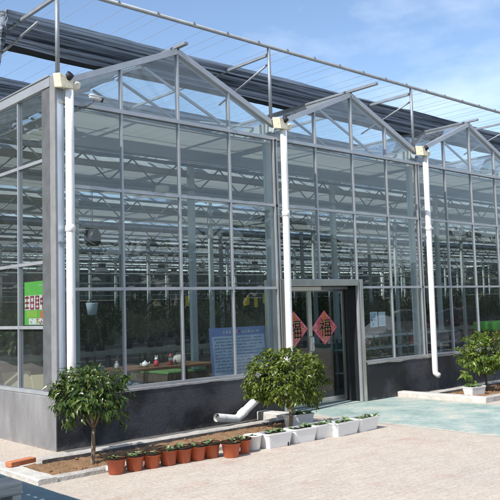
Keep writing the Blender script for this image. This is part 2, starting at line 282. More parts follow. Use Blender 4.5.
# ------------------------------------------------------------------ mesh builder
class MB:
    def __init__(s): s.v = []; s.f = []; s.m = []; s.sm = []
    def quad(s, pts, mi=0, smooth=False):
        b = len(s.v); s.v += [tuple(p) for p in pts]; s.f.append(tuple(range(b, b + len(pts)))); s.m.append(mi); s.sm.append(smooth)
    def box(s, x0, x1, y0, y1, z0, z1, mi=0, taper=0.0, tz=None):
        b = len(s.v); t = taper
        s.v += [(x0 + t, y0 + t, z0), (x1 - t, y0 + t, z0), (x1 - t, y1 - t, z0), (x0 + t, y1 - t, z0), (x0, y0, z1), (x1, y0, z1), (x1, y1, z1), (x0, y1, z1)]
        for q in ((0, 3, 2, 1), (4, 5, 6, 7), (0, 1, 5, 4), (1, 2, 6, 5), (2, 3, 7, 6), (3, 0, 4, 7)):
            s.f.append(tuple(b + k for k in q)); s.m.append(mi); s.sm.append(False)
        return s
    def bar(s, p, q, w, h, mi=0, up=(0, 0, 1)):
        """rectangular bar from p to q, width w (sideways), height h"""
        p, q = Vector(p), Vector(q); d = (q - p).normalized(); u = Vector(up)
        sd = d.cross(u)
        if sd.length < 1e-4: sd = d.cross(Vector((1, 0, 0)))
        sd.normalize(); n = sd.cross(d).normalized()
        b = len(s.v)
        for o in (p, q):
            for a, c in ((-1, -1), (1, -1), (1, 1), (-1, 1)): s.v.append(tuple(o + sd * (a * w / 2) + n * (c * h / 2)))
        for f in ((0, 1, 2, 3), (7, 6, 5, 4), (0, 4, 5, 1), (1, 5, 6, 2), (2, 6, 7, 3), (3, 7, 4, 0)):
            s.f.append(tuple(b + k for k in f)); s.m.append(mi); s.sm.append(False)
        return s
    def tube(s, pts, rad, seg=10, mi=0, cap=True, smooth=True):
        pts = [Vector(p) for p in pts]; n = len(pts)
        if not hasattr(rad, '__len__'): rad = [rad] * n
        b = len(s.v); ref = None
        for i, p in enumerate(pts):
            d = (pts[min(i + 1, n - 1)] - pts[max(i - 1, 0)])
            if d.length < 1e-9: d = Vector((0, 0, 1))
            d.normalize()
            if ref is None: ref = Vector((1, 0, 0)) if abs(d.x) < 0.8 else Vector((0, 1, 0))
            u = (ref - d * ref.dot(d)).normalized(); w = d.cross(u); ref = u
            for k in range(seg):
                a = 2 * math.pi * k / seg
                s.v.append(tuple(p + (u * math.cos(a) + w * math.sin(a)) * rad[i]))
        for i in range(n - 1):
            for k in range(seg):
                k2 = (k + 1) % seg
                s.f.append((b + i * seg + k, b + i * seg + k2, b + (i + 1) * seg + k2, b + (i + 1) * seg + k)); s.m.append(mi); s.sm.append(smooth)
        if cap:
            s.f.append(tuple(b + k for k in reversed(range(seg)))); s.m.append(mi); s.sm.append(False)
            s.f.append(tuple(b + (n - 1) * seg + k for k in range(seg))); s.m.append(mi); s.sm.append(False)
        return s
    def lathe(s, prof, c=(0, 0, 0), seg=20, mi=0, sx=1.0, sy=1.0):
        """profile of (r, z); closed by caps when r=0 is not reached"""
        b = len(s.v); n = len(prof)
        for r, z in prof:
            for k in range(seg):
                a = 2 * math.pi * k / seg
                s.v.append((c[0] + sx * r * math.cos(a), c[1] + sy * r * math.sin(a), c[2] + z))
        for i in range(n - 1):
            for k in range(seg):
                k2 = (k + 1) % seg
                s.f.append((b + i * seg + k, b + i * seg + k2, b + (i + 1) * seg + k2, b + (i + 1) * seg + k)); s.m.append(mi); s.sm.append(True)
        s.f.append(tuple(b + k for k in reversed(range(seg)))); s.m.append(mi); s.sm.append(False)
        s.f.append(tuple(b + (n - 1) * seg + k for k in range(seg))); s.m.append(mi); s.sm.append(False)
        return s
    def leaf(s, p, d, n, L, W, mi=0, curl=0.25):
        d = d.normalized(); sd = d.cross(n)
        if sd.length < 1e-4: sd = d.cross(Vector((0.3, 0.9, 0.2)))
        sd.normalize(); n = sd.cross(d).normalized()
        b = len(s.v)
        s.v += [tuple(p), tuple(p + d * L * 0.42 + sd * W / 2 + n * W * 0.18), tuple(p + d * L - n * L * curl), tuple(p + d * L * 0.42 - sd * W / 2 + n * W * 0.18), tuple(p + d * L * 0.45 - n * L * curl * 0.15)]
        s.f += [(b, b + 1, b + 2, b + 4), (b, b + 4, b + 2, b + 3)]; s.m += [mi, mi]; s.sm += [False, False]
    def build(s, name, mats, parent=None, loc=None, rotz=0.0, bevel=0.0):
        me = bpy.data.meshes.new(name); me.from_pydata(s.v, [], s.f)
        if not isinstance(mats, (list, tuple)): mats = [mats]
        for m in mats: me.materials.append(m)
        me.polygons.foreach_set('material_index', s.m); me.polygons.foreach_set('use_smooth', s.sm); me.update()
        o = bpy.data.objects.new(name, me); COL.objects.link(o)
        if parent: o.parent = parent
        if loc: o.location = loc
        if rotz: o.rotation_euler.z = rotz
        if bevel:
            md = o.modifiers.new('bevel', 'BEVEL'); md.width = bevel; md.segments = 2; md.limit_method = 'ANGLE'; md.angle_limit = R(50)
        return o

def tag(o, label, cat, group=None):
    o['label'] = label; o['category'] = cat
    if group: o['group'] = group
    return o
def thing(name, label, cat, loc=(0, 0, 0), rotz=0, group=None):
    o = bpy.data.objects.new(name, None); COL.objects.link(o); o.location = loc; o.rotation_euler.z = rotz; o.empty_display_size = 0.1
    return tag(o, label, cat, group)
def struct(o): o['kind'] = 'structure'; return o
def dup(root, loc, rotz=0.0, label=None, scale=None):
    r = root.copy(); COL.objects.link(r); r.location = loc; r.rotation_euler.z = rotz
    if label: r['label'] = label
    if scale: r.scale = (scale,) * 3
    for ch in list(root.children):
        c = ch.copy(); COL.objects.link(c); c.parent = r
        for g in list(ch.children):
            d = g.copy(); COL.objects.link(d); d.parent = c
    return r

# ------------------------------------------------------------------ dimensions (metres)
BAYS, BW, DEPTH = 12, 4.0, 33.0
XR = BAYS * BW
SILL, T1, T2, T3, GUT, RIDGE = 0.709, 4.579, 3.445, 2.069, 4.815, 5.669
LM, LT = 1.103, (3.831, 2.447, 1.575)

# ------------------------------------------------------------------ ground
def jitter_sheet(x0, x1, y0, y1, z, amp, step=0.03):
    """a sheet with slightly ragged long edges"""
    mb = MB(); n = int((y1 - y0) / step); L_, R_ = [], []
    for i in range(n + 1):
        y = y0 + (y1 - y0) * i / n
        L_.append((x0 + amp * noise.noise((0.3, y * 2.1, 1)) + amp * 0.6 * noise.noise((5, y * 9, 1)) + amp * .35 * noise.noise((3, y * 31, 2)), y, z))
        R_.append((x1 + amp * noise.noise((9.3, y * 2.1, 1)) + amp * 0.6 * noise.noise((7, y * 9, 1)) + amp * .35 * noise.noise((4, y * 31, 2)), y, z))
    for i in range(n): mb.quad([L_[i], R_[i], R_[i + 1], L_[i + 1]])
    return mb
mb = MB(); mb.quad([(-250, -250, 0), (250, -250, 0), (250, 250, 0), (-250, 250, 0)])
struct(mb.build('ground', M['paver']))
mb = MB(); mb.quad([(-120, -23, 0.004), (160, -23, 0.004), (160, -10.2, 0.004), (-120, -10.2, 0.004)]); struct(mb.build('road', M['asphalt']))  # unseen road, added so the lower panes mirror dark ground
mb = MB(); mb.quad([(-240, -240, 0.004), (240, -240, 0.004), (240, -23.1, 0.004), (-240, -23.1, 0.004)]); mb.quad([(-240, -9.9, 0.004), (-7, -9.9, 0.004), (-7, 240, 0.004), (-240, 240, 0.004)]); struct(mb.build('verge', M['green_verge']))  # unseen grass, added to darken what the panes mirror
mb = MB(); mb.quad([(4.11, -0.03, 0.008), (5.99, -0.03, 0.008), (5.99, 0.36, 0.008), (4.11, 0.36, 0.008)]); struct(mb.build('threshold', M['teal']))
struct(jitter_sheet(4.16, 6.96, -24, -0.02, 0.002, 0.05).build('entrance_path', M['teal']))
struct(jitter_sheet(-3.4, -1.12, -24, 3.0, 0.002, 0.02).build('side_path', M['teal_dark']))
mb = MB(); mb.quad([(0.2, 0.35, 0.004), (XR - .2, 0.35, 0.004), (XR - .2, DEPTH - .2, 0.004), (0.2, DEPTH - .2, 0.004)])
struct(mb.build('greenhouse_floor', M['darkfloor']))

def rough_bar(x0, x1, y0, y1, z1, name, m, step=0.07, amp=0.010, z0=-0.02, mi_side=None, parent=None):
    """kerb as a cross-section swept with small irregularities; mi_side=second material on the faces turned to -y"""
    mb = MB(); along_x = (x1 - x0) >= (y1 - y0)
    a0, a1, b0, b1 = (x0, x1, y0, y1) if along_x else (y0, y1, x0, x1)
    n = max(2, int((a1 - a0) / step)); rings = []
    bv = min(0.015, (b1 - b0) * 0.15)
    for i in range(n + 1):
        a = a0 + (a1 - a0) * i / n
        q = lambda k: amp * noise.noise((a * 3.1 + k * 7.7, x0 * 3 + k, y0)) + amp * 0.5 * noise.noise((a * 17 + k * 3.3, k, y0))
        prof = [(b0 + q(1), z0), (b0 + q(2), z1 - bv + q(3) * .5), (b0 + bv + q(2), z1 + q(4)), (b1 - bv + q(5), z1 + q(6)), (b1 + q(5), z1 - bv + q(7) * .5), (b1 + q(8), z0)]
        rings.append([(a, b, z) if along_x else (b, a, z) for b, z in prof])
    for i in range(n):
        for k in range(5):
            p = [rings[i][k], rings[i + 1][k], rings[i + 1][k + 1], rings[i][k + 1]]
            if along_x: pass
            else: p = p[::-1]
            mb.quad(p, 1 if (mi_side and k == 0) else 0)
    mb.quad(rings[0]); mb.quad(rings[-1][::-1])
    return mb.build(name, m, parent)

# planting bed kerbs (left bed)
struct(rough_bar(-0.90, 3.33, -1.655, -1.53, 0.055, 'front_kerb', M['kerb']))
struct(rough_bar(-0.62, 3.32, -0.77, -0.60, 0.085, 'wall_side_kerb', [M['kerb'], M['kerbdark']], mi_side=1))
struct(rough_bar(-1.11, -0.90, -1.67, -0.28, 0.06, 'left_kerb', M['kerbwhite']))
struct(rough_bar(3.34, 3.56, -0.95, -0.10, 0.135, 'bed_end_kerb', M['kerbwhite']))
# dark drip strip between that kerb and the wall
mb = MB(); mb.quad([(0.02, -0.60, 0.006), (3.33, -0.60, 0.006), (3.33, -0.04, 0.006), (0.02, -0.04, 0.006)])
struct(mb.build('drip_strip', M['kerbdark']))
# right bed kerbs
struct(rough_bar(6.99, 7.19, -1.92, 0.02, 0.095, 'right_bed_kerb', M['kerbwhite']))
struct(rough_bar(7.20, 14.0, -1.92, -1.78, 0.10, 'right_bed_front_kerb', M['kerb']))
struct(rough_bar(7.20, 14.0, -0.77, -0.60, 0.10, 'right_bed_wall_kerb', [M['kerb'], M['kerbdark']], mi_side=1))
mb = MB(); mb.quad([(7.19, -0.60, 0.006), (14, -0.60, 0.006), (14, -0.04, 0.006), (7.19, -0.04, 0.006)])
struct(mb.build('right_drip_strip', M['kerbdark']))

def soil_bed(x0, x1, y0, y1, z, name, seed, amp=0.022):
    mb = MB(); s = 0.035; nx, ny = int((x1 - x0) / s), int((y1 - y0) / s); g = []
    for i in range(nx + 1):
        for j in range(ny + 1):
            x = x0 + (x1 - x0) * i / nx; y = y0 + (y1 - y0) * j / ny
            h = z + amp * noise.fractal((x * 4, y * 4, seed), 1.0, 2.1, 5) + amp * 0.8 * max(0, noise.noise((x * 13, y * 13, seed)))
            g.append((x, y, max(0.008, h)))
    mb.v = g
    for i in range(nx):
        for j in range(ny):
            a = i * (ny + 1) + j; mb.f.append((a, a + ny + 1, a + ny + 2, a + 1)); mb.m.append(0); mb.sm.append(True)
    r = random.Random(seed)
    for _ in range(int((x1 - x0) * (y1 - y0) * 60)):      # loose clods
        cx, cy, rr = r.uniform(x0 + .04, x1 - .04), r.uniform(y0 + .04, y1 - .04), r.uniform(0.008, 0.028)
        b = len(mb.v); pts = [(1, 0, 0), (-1, 0, 0), (0, 1, 0), (0, -1, 0), (0, 0, 1), (0, 0, -1)]
        for p in pts:
            k = rr * r.uniform(0.6, 1.2); mb.v.append((cx + p[0] * k, cy + p[1] * k, z + amp * 0.3 + p[2] * k))
        for f in ((0, 2, 4), (2, 1, 4), (1, 3, 4), (3, 0, 4), (2, 0, 5), (1, 2, 5), (3, 1, 5), (0, 3, 5)):
            mb.f.append(tuple(b + q for q in f)); mb.m.append(0); mb.sm.append(False)
    o = mb.build(name, M['soil']); o['kind'] = 'stuff'; return o
soil_bed(-0.90, 3.34, -1.53, -0.77, 0.03, 'bed_soil', 3)
soil_bed(7.19, 14.0, -1.78, -0.77, 0.05, 'right_bed_soil', 11)

mb = MB(); mb.box(-.17, .17, -.055, .055, 0, .055)
tag(mb.build('brick', M['brick'], loc=(-0.87, -0.75, 0.062), rotz=R(12), bevel=0.008), 'single orange brick lying on the end of the whitewashed kerb', 'brick')

# ------------------------------------------------------------------ greenhouse
GH = thing('greenhouse', 'large multi-span glass greenhouse with peaked gables and dark base wall', 'greenhouse', (0, 0, 0))

def wall_mb(x0, x1, y0, y1, z1):
    mb = MB(); mb.box(x0, x1, y0, y1, -0.05, z1); return mb
wall_mb(-0.06, 4.00, -0.05, 0.12, SILL - 0.02).build('base_wall', M['blackpaint'], GH, bevel=0.01)
wall_mb(6.10, XR, -0.05, 0.12, SILL - 0.02).build('base_wall', M['blackpaint'], GH, bevel=0.01)
# left wall stands 4 mm proud at the corner so the plaster shows to the arris
wall_mb(-0.066, 0.14, -0.044, DEPTH, SILL - 0.024).build('base_wall', M['plaster'], GH, bevel=0.012)
wall_mb(XR - 0.14, XR + 0.06, 0.125, DEPTH, SILL - 0.02).build('base_wall', M['plaster'], GH)
wall_mb(0.15, XR - 0.15, DEPTH - 0.2, DEPTH - 0.02, SILL - 0.02).build('base_wall', M['plaster'], GH)

def mortar(x0, x1, seed):
    mb = MB(); n = int((x1 - x0) / 0.05); r = random.Random(seed); pv = None
    for i in range(n + 1):
        x = x0 + (x1 - x0) * i / n
        d = 0.018 + 0.022 * max(0, noise.noise((x * 2.2, seed, 1)) + 0.35) + r.uniform(0, 0.006)
        z0 = SILL - 0.024 - d
        cur = [(x, -0.056, z0), (x, -0.066, SILL - 0.02), (x, 0.0, SILL - 0.012)]
        if pv:
            mb.quad([pv[0], cur[0], cur[1], pv[1]]); mb.quad([pv[1], cur[1], cur[2], pv[2]])
        pv = cur
    return mb
mortar(0.2, 3.98, 2).build('sill_mortar', M['mortar'], GH)
mortar(6.12, 16, 5).build('sill_mortar', M['kerb'], GH)

def pane_box(mb, x0, x1, z0, z1, y=0.0): mb.box(x0, x1, y - 0.003, y + 0.003, z0, z1)

# front facade bay by bay: frame > glass, gable > glass
FW = 0.030
def front_bay(b):
    x0 = b * BW; fr = MB(); gl = MB()
    door = (b == 1)
    xs = [x0 + k for k in range(5)]
    for k in range(0, 5):
        x = xs[k]
        if k == 4: x = x0 + BW - 0.022 - FW / 2
        if k == 0: x = x0 + 0.022 + FW / 2
        zb = SILL
        if door and k in (0, 1): zb = 2.22
        if door and k == 2: zb = 0.0
        fr.box(x - FW / 2, x + FW / 2, -0.027, 0.030, zb, T1)
    a, c = x0 + 0.022, x0 + BW - 0.022
    fr.box(a, c, -0.045, 0.04, T1 - 0.028, T1 + 0.028)
    fr.box(a, c, -0.024, 0.027, T2 - 0.021, T2 + 0.021)
    if door:
        fr.box(x0 + 2.1, c, -0.024, 0.027, T3 - 0.021, T3 + 0.021)
        fr.box(x0 + 2.1, c, -0.05, 0.05, SILL - 0.012, SILL + 0.022)
    else:
        fr.box(a, c, -0.024, 0.027, T3 - 0.021, T3 + 0.021)
        fr.box(a, c, -0.05, 0.05, SILL - 0.012, SILL + 0.022)
    f = fr.build('front_window', M['alu'], GH)
    for k in range(4):
        xa, xb = xs[k] + 0.02, xs[k + 1] - 0.02
        pane_box(gl, xa, xb, T2 + .015, T1 - .02)
        if door and k < 2: pane_box(gl, xa, xb, 2.21, T2 - .015)
        else:
            pane_box(gl, xa, xb, T3 + .015, T2 - .015); pane_box(gl, xa, xb, SILL + .01, T3 - .015)
    gl.build('pane', M['glass'], f)
def rz(x):                                                   # roof height over the bay
    u = (x % BW); u = u if u <= 2 else BW - u
    return GUT + (RIDGE - GUT) * u / 2
def gable(b, y):
    x0 = b * BW; fr = MB(); gl = MB()
    sl = (RIDGE - GUT) / 2
    # rake bars: a box section that follows the slope
    for sgn in (0, 1):
        xa, xb = (x0 + 0.0, x0 + 1.998) if sgn == 0 else (x0 + 2.002, x0 + BW)
        za, zb = (GUT, RIDGE) if sgn == 0 else (RIDGE, GUT)
        fr.bar((xa, y - .005, za), (xb, y - .005, zb), 0.085, 0.085)
    for k in (1, 2, 3):
        x = x0 + k; fr.box(x - FW / 2, x + FW / 2, y - 0.035, y + 0.035, T1 + 0.028, rz(x) - 0.035)
    f = fr.build('gable', M['alu'], GH)
    for k in range(4):
        xa, xb = x0 + k + 0.015, x0 + k + 1 - 0.015
        ya, yb = y - 0.003, y + 0.003; z0 = T1 + 0.02
        b_ = len(gl.v)
        gl.v += [(xa, ya, z0), (xb, ya, z0), (xb, ya, rz(xb) - .02), (xa, ya, rz(xa) - .02), (xa, yb, z0), (xb, yb, z0), (xb, yb, rz(xb) - .02), (xa, yb, rz(xa) - .02)]
        for q in ((0, 1, 2, 3), (5, 4, 7, 6), (3, 2, 6, 7), (0, 4, 5, 1)): gl.f.append(tuple(b_ + i for i in q)); gl.m.append(0); gl.sm.append(False)
    gl.build('gable_glass', M['glassroof'], f)
for b in range(BAYS): front_bay(b); gable(b, 0.0)

# left side wall: two glazed rows of panes, deep fascia gutter, corner post
def side_window(i0, i1, x):
    fr = MB(); gl = MB()
    for i in range(i0, i1 + 1):
        y = i * LM
        if i == 0: continue
        fr.box(x - 0.035, x + 0.035, y - FW / 2, y + FW / 2, SILL, 4.79)
    ya, yb = max(i0 * LM, 0.14), i1 * LM
    for z in LT: fr.box(x - 0.031, x + 0.031, ya, yb, z - 0.022, z + 0.022)
    fr.box(x - 0.055, x + 0.05, ya, yb, SILL - 0.018, SILL + 0.03)
    f = fr.build('side_window', M['alu'], GH)
    lv = [SILL + .02] + sorted(LT) + [4.79]
    for i in range(i0, i1):
        y0, y1 = i * LM + .015, (i + 1) * LM - .015
        if i == 0: y0 = 0.14
        for a, c in zip(lv[:-1], lv[1:]): gl.box(x - .003, x + .003, y0, y1, a + .012, c - .012)
    gl.build('pane', M['glass'], f)
for k in range(0, 28, 4): side_window(k, k + 4, 0.0)
for k in range(0, 28, 4): side_window(k, k + 4, XR)
mb = MB(); mb.box(-0.06, 0.03, 0.10, DEPTH, 4.79, 4.925); mb.box(-0.075, 0.045, 0.10, DEPTH, 4.925, 4.945)
mb.build('side_gutter', M['alu'], GH, bevel=0.006)
mb = MB(); mb.box(-0.045, 0.05, 0.103, 0.34, SILL, 4.79)
mb.build('corner_post', M['postdark'], GH, bevel=0.006)
mb = MB(); mb.box(-0.05, -0.012, -0.04, 0.10, SILL - .015, 4.93)
mb.build('corner_post', M['pvcgrey'], GH, bevel=0.008)
mb = MB(); mb.box(-0.0115, 0.09, -0.030, 0.07, SILL - .012, 4.80)
mb.build('corner_panel', M['sheet'], GH, bevel=0.004)

# back wall of the greenhouse
fr = MB(); gl = MB()
for k in range(0, XR.__int__() + 1, 2): fr.box(k - .03, k + .03, DEPTH - .03, DEPTH + .03, SILL, T1)
for z in (T1, T2, T3, SILL): fr.box(0, XR, DEPTH - .026, DEPTH + .026, z - .02, z + .02)
f = fr.build('back_window', M['alu'], GH); gl.box(0.05, XR - .05, DEPTH - .003, DEPTH + .003, SILL, T1); gl.build('pane', M['glass'], f)

mb = MB(); mb.box(0.3, XR - .3, DEPTH - .5, DEPTH - .25, 0.0, 2.55); mb.build('cooling_pad', M['pad'], GH)
mb = MB(); mb.box(XR - .5, XR - .3, .5, DEPTH - .6, 0.0, 2.3); mb.build('cooling_pad', M['pad'], GH)
mb = MB(); mb.box(0.3, XR - .3, DEPTH - .42, DEPTH - .40, 2.56, 4.45); mb.build('thermal_screen', M['backscreen'], GH)
mb = MB(); mb.box(XR - .42, XR - .40, .5, DEPTH - .6, 2.31, 4.45); mb.build('thermal_screen', M['backscreen'], GH)
# roof slopes: glazing bars > glass
for b in range(BAYS):
    x0 = b * BW
    for s_ in (0, 1):
        fr = MB(); gl = MB()
        xa, xb = (x0 + 0.06, x0 + 1.97) if s_ == 0 else (x0 + BW - 0.06, x0 + 2.03)
        za, zb = GUT + 0.03, RIDGE - 0.0
        n = int(DEPTH / 0.8)
        for i in range(n + 1):
            y = 0.12 + i * 0.8
            if y < DEPTH - .1: fr.bar((xa, y, za), (xb, y, zb), 0.028, 0.045)
        f = fr.build('roof_slope', M['alu'], GH)
        d = Vector((xb - xa, 0, zb - za)).normalized(); nn = Vector((-d.z, 0, d.x)) * (0.003 if s_ == 0 else -0.003)
        off = nn.normalized() * 0.028
        A, B_ = Vector((xa, 0.06, za)), Vector((xb, 0.06, zb)); C_, D_ = Vector((xb, DEPTH, zb)), Vector((xa, DEPTH, za))
        lo = [p + off for p in (A, B_, C_, D_)]; hi = [p + off + nn * 2 for p in (A, B_, C_, D_)]
        gl.quad(lo[::-1] if s_ == 0 else lo); gl.quad(hi if s_ == 0 else hi[::-1])
        gl.build('roof_glass', M['glassroof'], f)
# wind bracing rods inside the roof, one pair behind each gable
for b in range(BAYS):
    mb = MB(); x0 = b * BW
    mb.tube([(x0 + .1, .4, GUT + .02), (x0 + 1.95, 3.6, RIDGE - .06)], .016, 6); mb.build('bracing_rod', M['inner'], GH)
    mb = MB(); mb.tube([(x0 + 3.9, .4, GUT + .02), (x0 + 2.05, 3.6, RIDGE - .06)], .016, 6); mb.build('bracing_rod', M['inner'], GH)
# ridge poles (some project past the gable)
for b in range(BAYS):
    ext = {0: 0.26, 1: 0.67, 2: 0.27}.get(b, 0.3)
    mb = MB(); mb.box(b * BW + 1.965, b * BW + 2.035, -ext, DEPTH, RIDGE + 0.045, RIDGE + 0.085)
    mb.build('ridge_pole', M['galv'], GH)
# valley gutters between the bays
for b in range(1, BAYS + 1):
    x = b * BW; mb = MB()
    for a, c in (((-.09, 4.86), (-.06, 4.70)), ((-.06, 4.70), (.06, 4.70)), ((.06, 4.70), (.09, 4.86))):
        mb.quad([(x + a[0], 0.05, a[1]), (x + c[0], 0.05, c[1]), (x + c[0], DEPTH, c[1]), (x + a[0], DEPTH, a[1])])
        mb.quad([(x + a[0], 0.05, a[1] - .004), (x + a[0], DEPTH, a[1] - .004), (x + c[0], DEPTH, c[1] - .004), (x + c[0], 0.05, c[1] - .004)])
    mb.build('valley_gutter', M['inner'], GH)

# gutter outlets with downpipes
def outlet(x0):
    x, y0, GUT = 0.0, 0.0, 0.0
    mb = MB()
    # flared cream hopper: tall open end at the left, narrowing to the pipe at the right
    b = len(mb.v); a0, a1 = x - .15, x + .11
    mb.v += [(a0, y0 - .02, GUT - .09), (a0 + .02, y0 - .23, GUT - .13), (a0 - .03, y0 - .02, GUT + .13), (a0 - .01, y0 - .22, GUT + .10),
             (a1, y0 - .01, GUT - .10), (a1, y0 - .21, GUT - .12), (a1, y0 - .01, GUT + .07), (a1, y0 - .20, GUT + .045)]
    for q in ((0, 1, 3, 2), (5, 4, 6, 7), (1, 5, 7, 3), (4, 0, 2, 6), (2, 3, 7, 6), (0, 4, 5, 1)): mb.f.append(tuple(b + k for k in q)); mb.m.append(0); mb.sm.append(False)
    mb.tube([(x + 0.10, y0 - .13, GUT - 0.06), (x + 0.17, y0 - .13, GUT - 0.075), (x + 0.225, y0 - .13, GUT - 0.04), (x + 0.245, y0 - .13, GUT + 0.02)], [.055, .062, .058, .05], 12)
    o = mb.build('gutter_outlet', M['pvcold'], GH, loc=(x0, -0.045, 4.82), bevel=0.012); o.scale = (.78, .78, .85)
    m2 = MB(); m2.tube([(x + 0.02, y0 - .17, GUT + .04), (x + 0.045, y0 - .24, GUT + .105)], [0.058, 0.066], 14)
    m2.tube([(x - 0.10, y0 - .08, GUT + .11), (x - 0.095, y0 - .08, GUT + .135)], 0.012, 8)
    m2.build('outlet_mouth', M['black'], o)
def downpipe(x, z0, z1, r, y, clips, lean=0.0, tail=None):
    mb = MB(); pts = [(x, y, z1)]
    n = 6
    for i in range(1, n + 1): pts.append((x + lean * i / n, y, z1 + (z0 - z1) * i / n))
    if tail: pts += tail
    mb.tube(pts, r, 16)
    o = mb.build('downpipe', M['pvc'], GH)
    m2 = MB()
    for z in clips:
        xx = x + lean * (z1 - z) / (z1 - z0)
        m2.lathe([(r + .002, -.045), (r + .009, -.04), (r + .009, .04), (r + .002, .045)], (xx, y, z), 16)
    m2.build('pipe_socket', M['pvc'], o)
    m3 = MB()
    for z in clips: m3.box(x - .10, x - .02, y + r * .3, y + r + .012, z - .18, z - .16)
    m3.build('pipe_bracket', M['galvdark'], o)
PY = -0.145
outlet(0.055); outlet(4.06); outlet(8.06)
for b in range(3, BAYS): outlet(b * BW + .06)
downpipe(0.115, 0.44, 4.74, 0.058, PY, [2.86], lean=-0.01)
# second pipe breaks off near the wall foot and lies in an elbow along the bed
downpipe(4.095, 1.10, 4.74, 0.058, PY, [3.3], lean=-0.03, tail=[(4.05, PY, 0.98), (3.98, PY - .01, 0.90), (3.55, PY - .04, 0.52)])
mb = MB(); mb.tube([(3.52, PY - .05, 0.50), (2.85, PY - .09, 0.115), (2.80, PY - .095, 0.095), (2.74, PY - .10, 0.10), (2.38, PY - .13, 0.165)], 0.062, 16, cap=False)
eo = mb.build('downpipe', M['pvc'], GH)
m2 = MB(); m2.lathe([(.064, -.06), (.072, -.05), (.072, .05), (.064, .06)], (0, 0, 0), 16); so = m2.build('pipe_socket', M['pvc'], eo)
so.location = (2.93, PY - .085, 0.162); so.rotation_euler = (0, R(60), 0)
m2 = MB(); m2.lathe([(.0, 0), (.0575, 0.0), (.0575, .004)], (0, 0, 0), 16); so = m2.build('pipe_mouth', M['kerbdark'], eo)
so.location = (2.43, PY - .125, 0.156); so.rotation_euler = (0, R(-80), 0)
downpipe(8.13, 0.42, 4.72, 0.058, PY, [3.25], lean=-0.03, tail=[(8.10, PY, 0.36), (8.13, PY - .02, 0.32), (8.17, PY - .04, 0.30)])

# ---- interior steel: columns, lattice girders, screens
ROWS = [0.16] + [2.3 + 4.4 * k for k in range(7)]
ncol = 0
colmesh = None
for y in ROWS:
    for b in range(0, BAYS + 1):
        if b == 0: x = 0.12
        elif b == BAYS: x = XR - .12
        else: x = b * BW
        if y == 0.16 and b == 0: continue
        if y > 20 and b % 2: continue
        if colmesh is None:
            mb = MB(); mb.box(-.06, .06, -.04, .04, 0.004, 4.72); colmesh = mb.build('column', M['inner'], GH, loc=(x, y + .02, 0))
        else:
            o = colmesh.copy(); COL.objects.link(o); o.parent = GH; o.location = (x, y + .02, 0)
        ncol += 1
tm = None
for y in ROWS[1:]:
    if tm is None:
        mb = MB()
        mb.box(0.1, XR - .1, -.03, .03, 4.47, 4.52); mb.box(0.1, XR - .1, -.03, .03, 4.00, 4.05)
        n = int(XR / 0.5)
        for i in range(n):
            xa = 0.2 + i * 0.5; za, zb = (4.05, 4.47) if i % 2 == 0 else (4.47, 4.05)
            mb.tube([(xa, 0, za), (xa + 0.48, 0, zb)], 0.016, 6)
        tm = mb.build('lattice_girder', M['galvdark'], GH, loc=(0, y, 0))
        sm = MB()                                             # folded screen packet under the top chord
        prof = [(0.10, 4.40), (0.16, 4.33), (0.26, 4.31), (0.36, 4.34), (0.40, 4.42), (0.34, 4.49), (0.2, 4.50)]
        n = 96; rings = [[(0.15 + (XR - .3) * i / n, p[0] + .02 * noise.noise((i * .9, k, 0)), p[1] + .03 * noise.noise((i * .7, k, 3))) for k, p in enumerate(prof)] for i in range(n + 1)]
        for i in range(n):
            for k in range(len(prof)):
                k2 = (k + 1) % len(prof); sm.quad([rings[i][k], rings[i + 1][k], rings[i + 1][k2], rings[i][k2]], 0, True)
        ft = sm.build('folded_screen', M['screenfold'], GH, loc=(0, y, 0))
        sc = MB(); n = 96                                     # drawn part of the screen, gently sagging
        for i in range(n):
            xa, xb = 0.15 + (XR - .3) * i / n, 0.15 + (XR - .3) * (i + 1) / n
            for j in range(4):
                ya, yb = 0.42 + 3.62 * j / 4, 0.42 + 3.62 * (j + 1) / 4
                zz = lambda x, yy: 4.535 + .02 * noise.noise((x * .8, yy * 1.5, 2))
                sc.quad([(xa, ya, zz(xa, ya)), (xa, yb, zz(xa, yb)), (xb, yb, zz(xb, yb)), (xb, ya, zz(xb, ya))], 0, True)
        dr = sc.build('thermal_screen', M['screen'], GH, loc=(0, y, 0))
    else:
        for src in (tm, ft, dr):
            o = src.copy(); COL.objects.link(o); o.parent = GH; o.location = (0, y, 0)
# screen over the first strip behind the facade
mb = MB(); n = 96
for i in range(n):
    xa, xb = 0.15 + (XR - .3) * i / n, 0.15 + (XR - .3) * (i + 1) / n
    mb.quad([(xa, .12, 4.545), (xa, 2.2, 4.54), (xb, 2.2, 4.54), (xb, .12, 4.545)])
mb.build('thermal_screen', M['screen'], GH)
# long pipes and wires below the girders
for (y, z, r) in ((1.2, 4.30, .02), (5.0, 3.95, .02), (9.0, 3.9, .02), (12.5, 3.75, .03), (16.5, 3.6, .03), (20.5, 3.5, .03), (25, 3.3, .03), (29, 3.2, .03), (14.0, 3.1, .025), (18.4, 2.95, .025), (22.5, 2.8, .03), (27, 2.7, .03)):
    mb = MB(); mb.tube([(0.2, y, z), (XR - .2, y, z)], r, 8); mb.build('heating_pipe', M['inner'] if r > .02 else M['galvdark'], GH)

